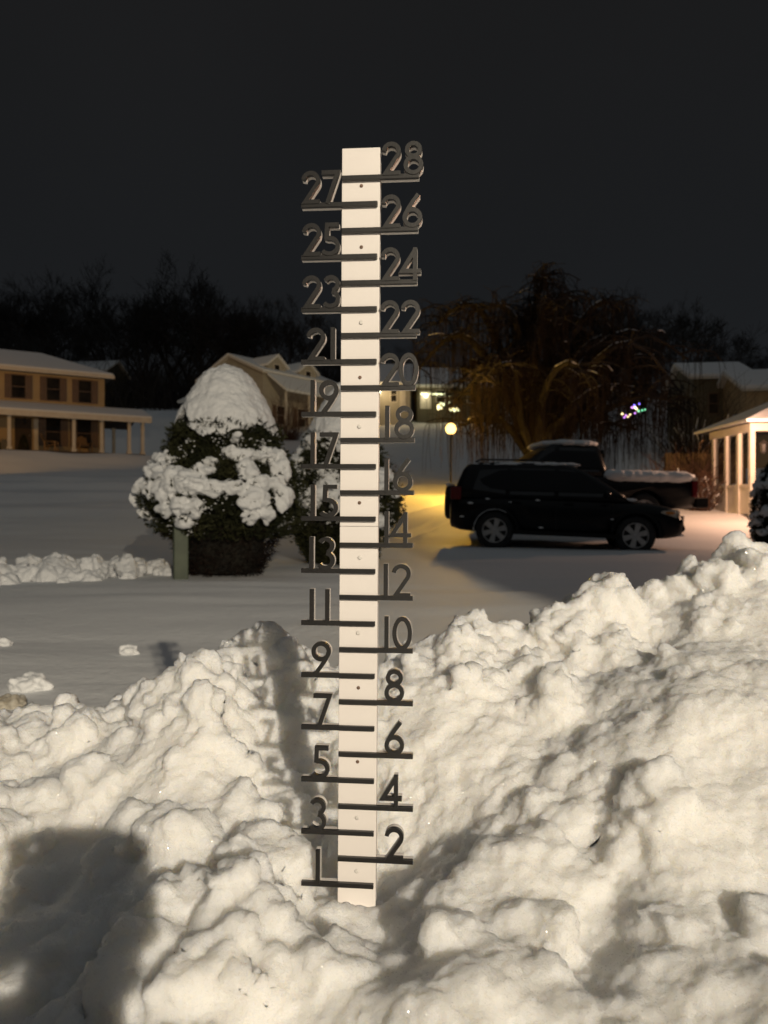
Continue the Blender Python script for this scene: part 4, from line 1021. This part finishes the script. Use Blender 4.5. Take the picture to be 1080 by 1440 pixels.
# ------------------------------------------------------------------ right-hand porch and houses
RX, RY = 9.72, 20.0
rz_ = terrain(RX, RY)
rp = thing('front_porch', 'white porch with posts and panelled half wall at the right edge, lit warm', 'porch', (RX, RY, rz_ - .1))
MB().box(0, 5, 0, 2.4, -.4, .16).build('porch_floor', M_DARKWOOD, rp)
for x, y in ((.07, .07), (.07, .75), (.07, 1.5), (.07, 2.3), (.75, .07), (2.6, .07)):
    MB().box(x - .065, x + .065, y - .065, y + .065, .16, 2.42).build('porch_post', M_TRIM, rp)
pn = MB(); pn.box(.045, .10, .14, 2.24, .22, .95); pn.build('half_wall', M_TRIM, rp)
MB().box(.02, .125, .137, 2.23, .952, 1.02).build('rail', M_TRIM, rp)
for y in (.72, 1.46): MB().box(.02, .044, y, y + .08, .24, .95).build('batten', M_TRIM, rp)
MB().box(-.03, 5, -.05, .17, 2.42, 2.62).box(-.03, .17, .18, 2.45, 2.42, 2.62).build('beam', M_TRIM, rp)
m = MB(); m.add([(-.22, -.3, 2.625), (5, -.5, 2.625), (5, 3, 2.625), (-.22, 3, 2.625), (2.6, 1.3, 3.75), (5, 1.3, 3.75)], [(0, 1, 5, 4), (3, 4, 5, 2), (0, 4, 3), (1, 2, 5), (0, 3, 2, 1)])
rr_ = m.build('roof', M_SHINGLE, rp)
m = MB(); m.add([(-.26, -.34, 2.70), (5, -.55, 2.70), (5, 3.05, 2.70), (-.26, 3.05, 2.70), (2.6, 1.3, 3.98), (5, 1.3, 3.98), (-.26, -.34, 2.63), (5, -.55, 2.63), (5, 3.05, 2.63), (-.26, 3.05, 2.63)],
              [(0, 1, 5, 4), (3, 4, 5, 2), (0, 4, 3), (0, 6, 7, 1), (3, 9, 6, 0), (2, 8, 9, 3), (6, 9, 8, 7), (1, 7, 8, 2, 5)]); m.build('snow_cover', M_CLUMP, rr_)
MB().box(3.2, 3.3, 2.41, 2.5, .16, 2.5).build('house_corner', M_TRIM, rp)
lantern(rp, .30, -.10, 1.85)
light('porch_light', 'POINT', (9.42, 18.35, rz_ + 2.2), 460, (1, .56, .35), shadow_soft_size=.08)
# tan house further back on the right
p = at(1050, 575, 42)
gh3 = gable_house('far_right_house', 'tan house with snowy gable roof rising behind the white porch', (p.x, 42, terrain(p.x, 42) - .2), R(-10), 9, 7, 4.6, 1.4, M_SIDE_TAN)
window(gh3, 1.2, 2.6, .7, 1.1, 0, M_TRIM)
p = at(975, 575, 47)
gh4 = gable_house('dim_side_house', 'dim olive house with a dark window left of the tan right-hand house', (p.x, 47, terrain(p.x, 47) - .2), R(-6), 3.4, 6, 5.4, 1.2, M_SIDE_DARK)
window(gh4, 1.2, 3.2, .5, 1.2, 0, M_SHUTTER)
MB().box(2.2, 3.0, -.7, -.01, 3.1, 4.3).build('oriel', M_TRIM, gh4)
ll = light('right_street_light', 'SPOT', (9, 30, 9), 380, (1, .62, .25), spot_size=R(60), spot_blend=.6, shadow_soft_size=.3); aim(ll, (20, 42, 6))
# board fence
p = at(936, 636, 32)
fc = thing('board_fence', 'short run of brown board fence lit orange right of the willow', 'fence', (p.x, 32, terrain(p.x, 32) - .1), R(3))
bf = MB()
for k in range(22): bf.box(k * .16, k * .16 + .145, 0, .025, .05, 1.35 + .03 * math.sin(k * 2.1))
bf.build('boards', M_WOOD, fc); MB().box(0, 3.5, .027, .08, .3, .38).box(0, 3.5, .027, .08, 1.05, 1.13).build('rails', M_WOOD, fc)
for x in (.0, 1.7, 3.4): MB().box(x, x + .09, .082, .17, -.2, 1.3).build('fence_post', M_WOOD, fc)
light('fence_light', 'POINT', (p.x + 1.0, 30.6, terrain(p.x, 31) + 1.7), 28, (1, .58, .2), shadow_soft_size=.1)
# brush
def brush(label, px, py, Y, h, w, n, mat, seed, snowy=0):
    rg = random.Random(seed); p = at(px, py, Y); z = terrain(p.x, Y)
    t = thing('bare_shrub', label, 'shrub', (p.x, Y, z - .1)); m = MB(); s = MB()
    for i in range(n):
        a = rg.uniform(0, 6.28); r0 = rg.random() * w * .3; q = Vector((math.cos(a) * r0, math.sin(a) * r0 * .6, 0)); d = Vector((math.cos(a) * rg.uniform(.1, w / h), math.sin(a) * .4, 1)).normalized(); pts = [q]
        L = h * rg.uniform(.5, 1.1)
        for k in range(5):
            d = (d + Vector((rg.gauss(0, .18), rg.gauss(0, .18), -.06))).normalized(); q = q + d * L / 5; pts.append(q.copy())
            if k > 1 and rg.random() < .7:
                e_ = (d + Vector((rg.gauss(0, .6), rg.gauss(0, .6), .1))).normalized(); m.tube([q, q + e_ * L * .15, q + e_ * L * .3 + Vector((0, 0, -.02))], [.008, .006, .004], 3, False)
        m.tube(pts, [.014, .012, .01, .009, .007, .005], 3, False)
        if snowy and rg.random() < snowy: s.tube([x_ + Vector((0, 0, .015)) for x_ in pts[2:5]], .02, 5)
    m.build('twigs', mat, t)
    if s.v: s.build('snow_cover', M_CLUMP, t, True)
brush('tangled brown shrub in front of the dormer house', 405, 615, 56, 3.4, 2.6, 200, M_BRUSH, 3)
brush('dark tangled shrub between the pickup and the white porch', 955, 690, 22.5, 1.5, 1.3, 170, M_BRUSH, 4, .12)
brush('low twiggy shrub at the foot of the white porch wall', 985, 695, 22.0, 1.2, .9, 120, M_BRUSH, 5, .15)
brush('thin dead brush on the snow slope under the lit house', 548, 668, 30, 1.0, .8, 40, M_BRUSH, 6)
brush('tall dark leafless shrub before the dim olive house, right of the willow', 975, 600, 34, 4.2, 3.0, 240, M_TWIG, 12, .1)
brush('scrubby brown shrub right of the board fence', 992, 640, 30, 2.0, 1.6, 140, M_BRUSH, 7)
# ochre pot beyond the truck bed
p = at(901, 662, 25); pz = terrain(p.x, 25)
pt = thing('garden_urn', 'ochre snow-topped urn showing above the pickup bed', 'urn', (p.x, 25, pz))
MB().lathe([(.16, 0), (.18, .04), (.12, .12), (.2, .35), (.3, .62), (.33, .68), (.30, .70), (.1, .69)], (0, 0, 0), 20).build('bowl', M_OCHRE, pt, True)
MB().ell((0, 0, .72), (.30, .30, .10), 14, 8, None, .3, 2).build('snow_cover', M_CLUMP, pt, True)

# ------------------------------------------------------------------ the photographer (out of frame; casts the shadow at lower left)
def skin_obj(name, verts, edges, radii, mat, parent=None, sub=2, root=0):
    me = bpy.data.meshes.new(name); me.from_pydata(verts, edges, [])
    o = bpy.data.objects.new(name, me); COL.objects.link(o)
    sk = o.modifiers.new('skin', 'SKIN'); sk.use_smooth_shade = True
    for i, r in enumerate(radii): me.skin_vertices[0].data[i].radius = (r, r) if not hasattr(r, '__len__') else r
    for i in range(len(verts)): me.skin_vertices[0].data[i].use_root = (i == root)
    ss = o.modifiers.new('sub', 'SUBSURF'); ss.levels = sub; ss.render_levels = sub
    bake(o); me = o.data
    me.materials.clear(); me.materials.append(mat)
    if parent: o.parent = parent
    return o
PX, PYY = -0.46, -0.52
person = thing('person', 'crouching photographer in dark coat holding a phone, seen only by the shadow', 'person', (0, 0, 0))
V = [(PX, PYY, .34), (PX + .02, PYY + .05, .56), (PX + .04, PYY + .10, .74), (PX + .05, PYY + .12, .84), (PX + .05, PYY + .16, .93),          # pelvis, waist, chest, neck, head
     (PX + .06, PYY + .19, 1.03),
     (PX + .22, PYY + .12, .74), (PX + .22, PYY + .24, .50), (.014, -.06, .552),                                                    # right arm
     (PX - .12, PYY + .14, .74), (PX - .06, PYY + .32, .50), (-.054, -.065, .552),                                                   # left arm
     (PX + .12, PYY + .02, .32), (PX + .20, PYY + .36, .40), (PX + .18, PYY + .08, .07), (PX + .2, PYY + .24, .04),                 # right leg
     (PX - .12, PYY + .02, .32), (PX - .18, PYY + .36, .42), (PX - .14, PYY + .10, .07), (PX - .16, PYY + .26, .04)]
E = [(0, 1), (1, 2), (2, 3), (3, 4), (4, 5), (2, 6), (6, 7), (7, 8), (2, 9), (9, 10), (10, 11), (0, 12), (12, 13), (13, 14), (14, 15), (0, 16), (16, 17), (17, 18), (18, 19)]
RAD = [.15, .14, .16, .055, .085, .075, .075, .065, .045, .075, .065, .045, .095, .065, .045, .035, .095, .065, .045, .035]
skin_obj('body', V, E, RAD, M_COAT, person)
for sx_, c in ((1, Vector((.038, -.045, .612))), (-1, Vector((-.052, -.045, .612)))):
    hv = [c + Vector((0, -.02, -.03)), c + Vector((0, 0, .01)), c + Vector((0, 0, .05))]; hr = [.022, .026, .02]; he = [(0, 1), (1, 2)]
    for f in range(4):
        a = c + Vector((0.008 * sx_, -.004, .0 + f * .019)); q1 = a + Vector((.012 * sx_, .016, .002)); q2 = q1 + Vector((-.022 * sx_, .014, .002)); q3 = q2 + Vector((-.016 * sx_, .002, 0))
        i0 = len(hv); hv += [a, q1, q2, q3]; hr += [.010, .0095, .0085, .007]; he += [(1 if f < 2 else 2, i0), (i0, i0 + 1), (i0 + 1, i0 + 2), (i0 + 2, i0 + 3)]
    i0 = len(hv); hv += [c + Vector((-.012 * sx_, -.02, .03)), c + Vector((-.03 * sx_, -.022, .055))]; hr += [.011, .009]; he += [(1, i0), (i0, i0 + 1)]
    skin_obj('hand', [tuple(v) for v in hv], he, hr, M_SKIN, person, 1)
MB().ell((PX + .055, PYY + .17, 1.03), (.10, .115, .11), 16, 12).build('hair', M_HAIR, person, True)
ph = thing('phone', 'phone held in both hands of the crouching photographer', 'phone', (-.006, -.036, .530))
MB().box(-.040, .040, -.005, .004, 0, .16).build('case', M_IRON, ph, bevel=.003)
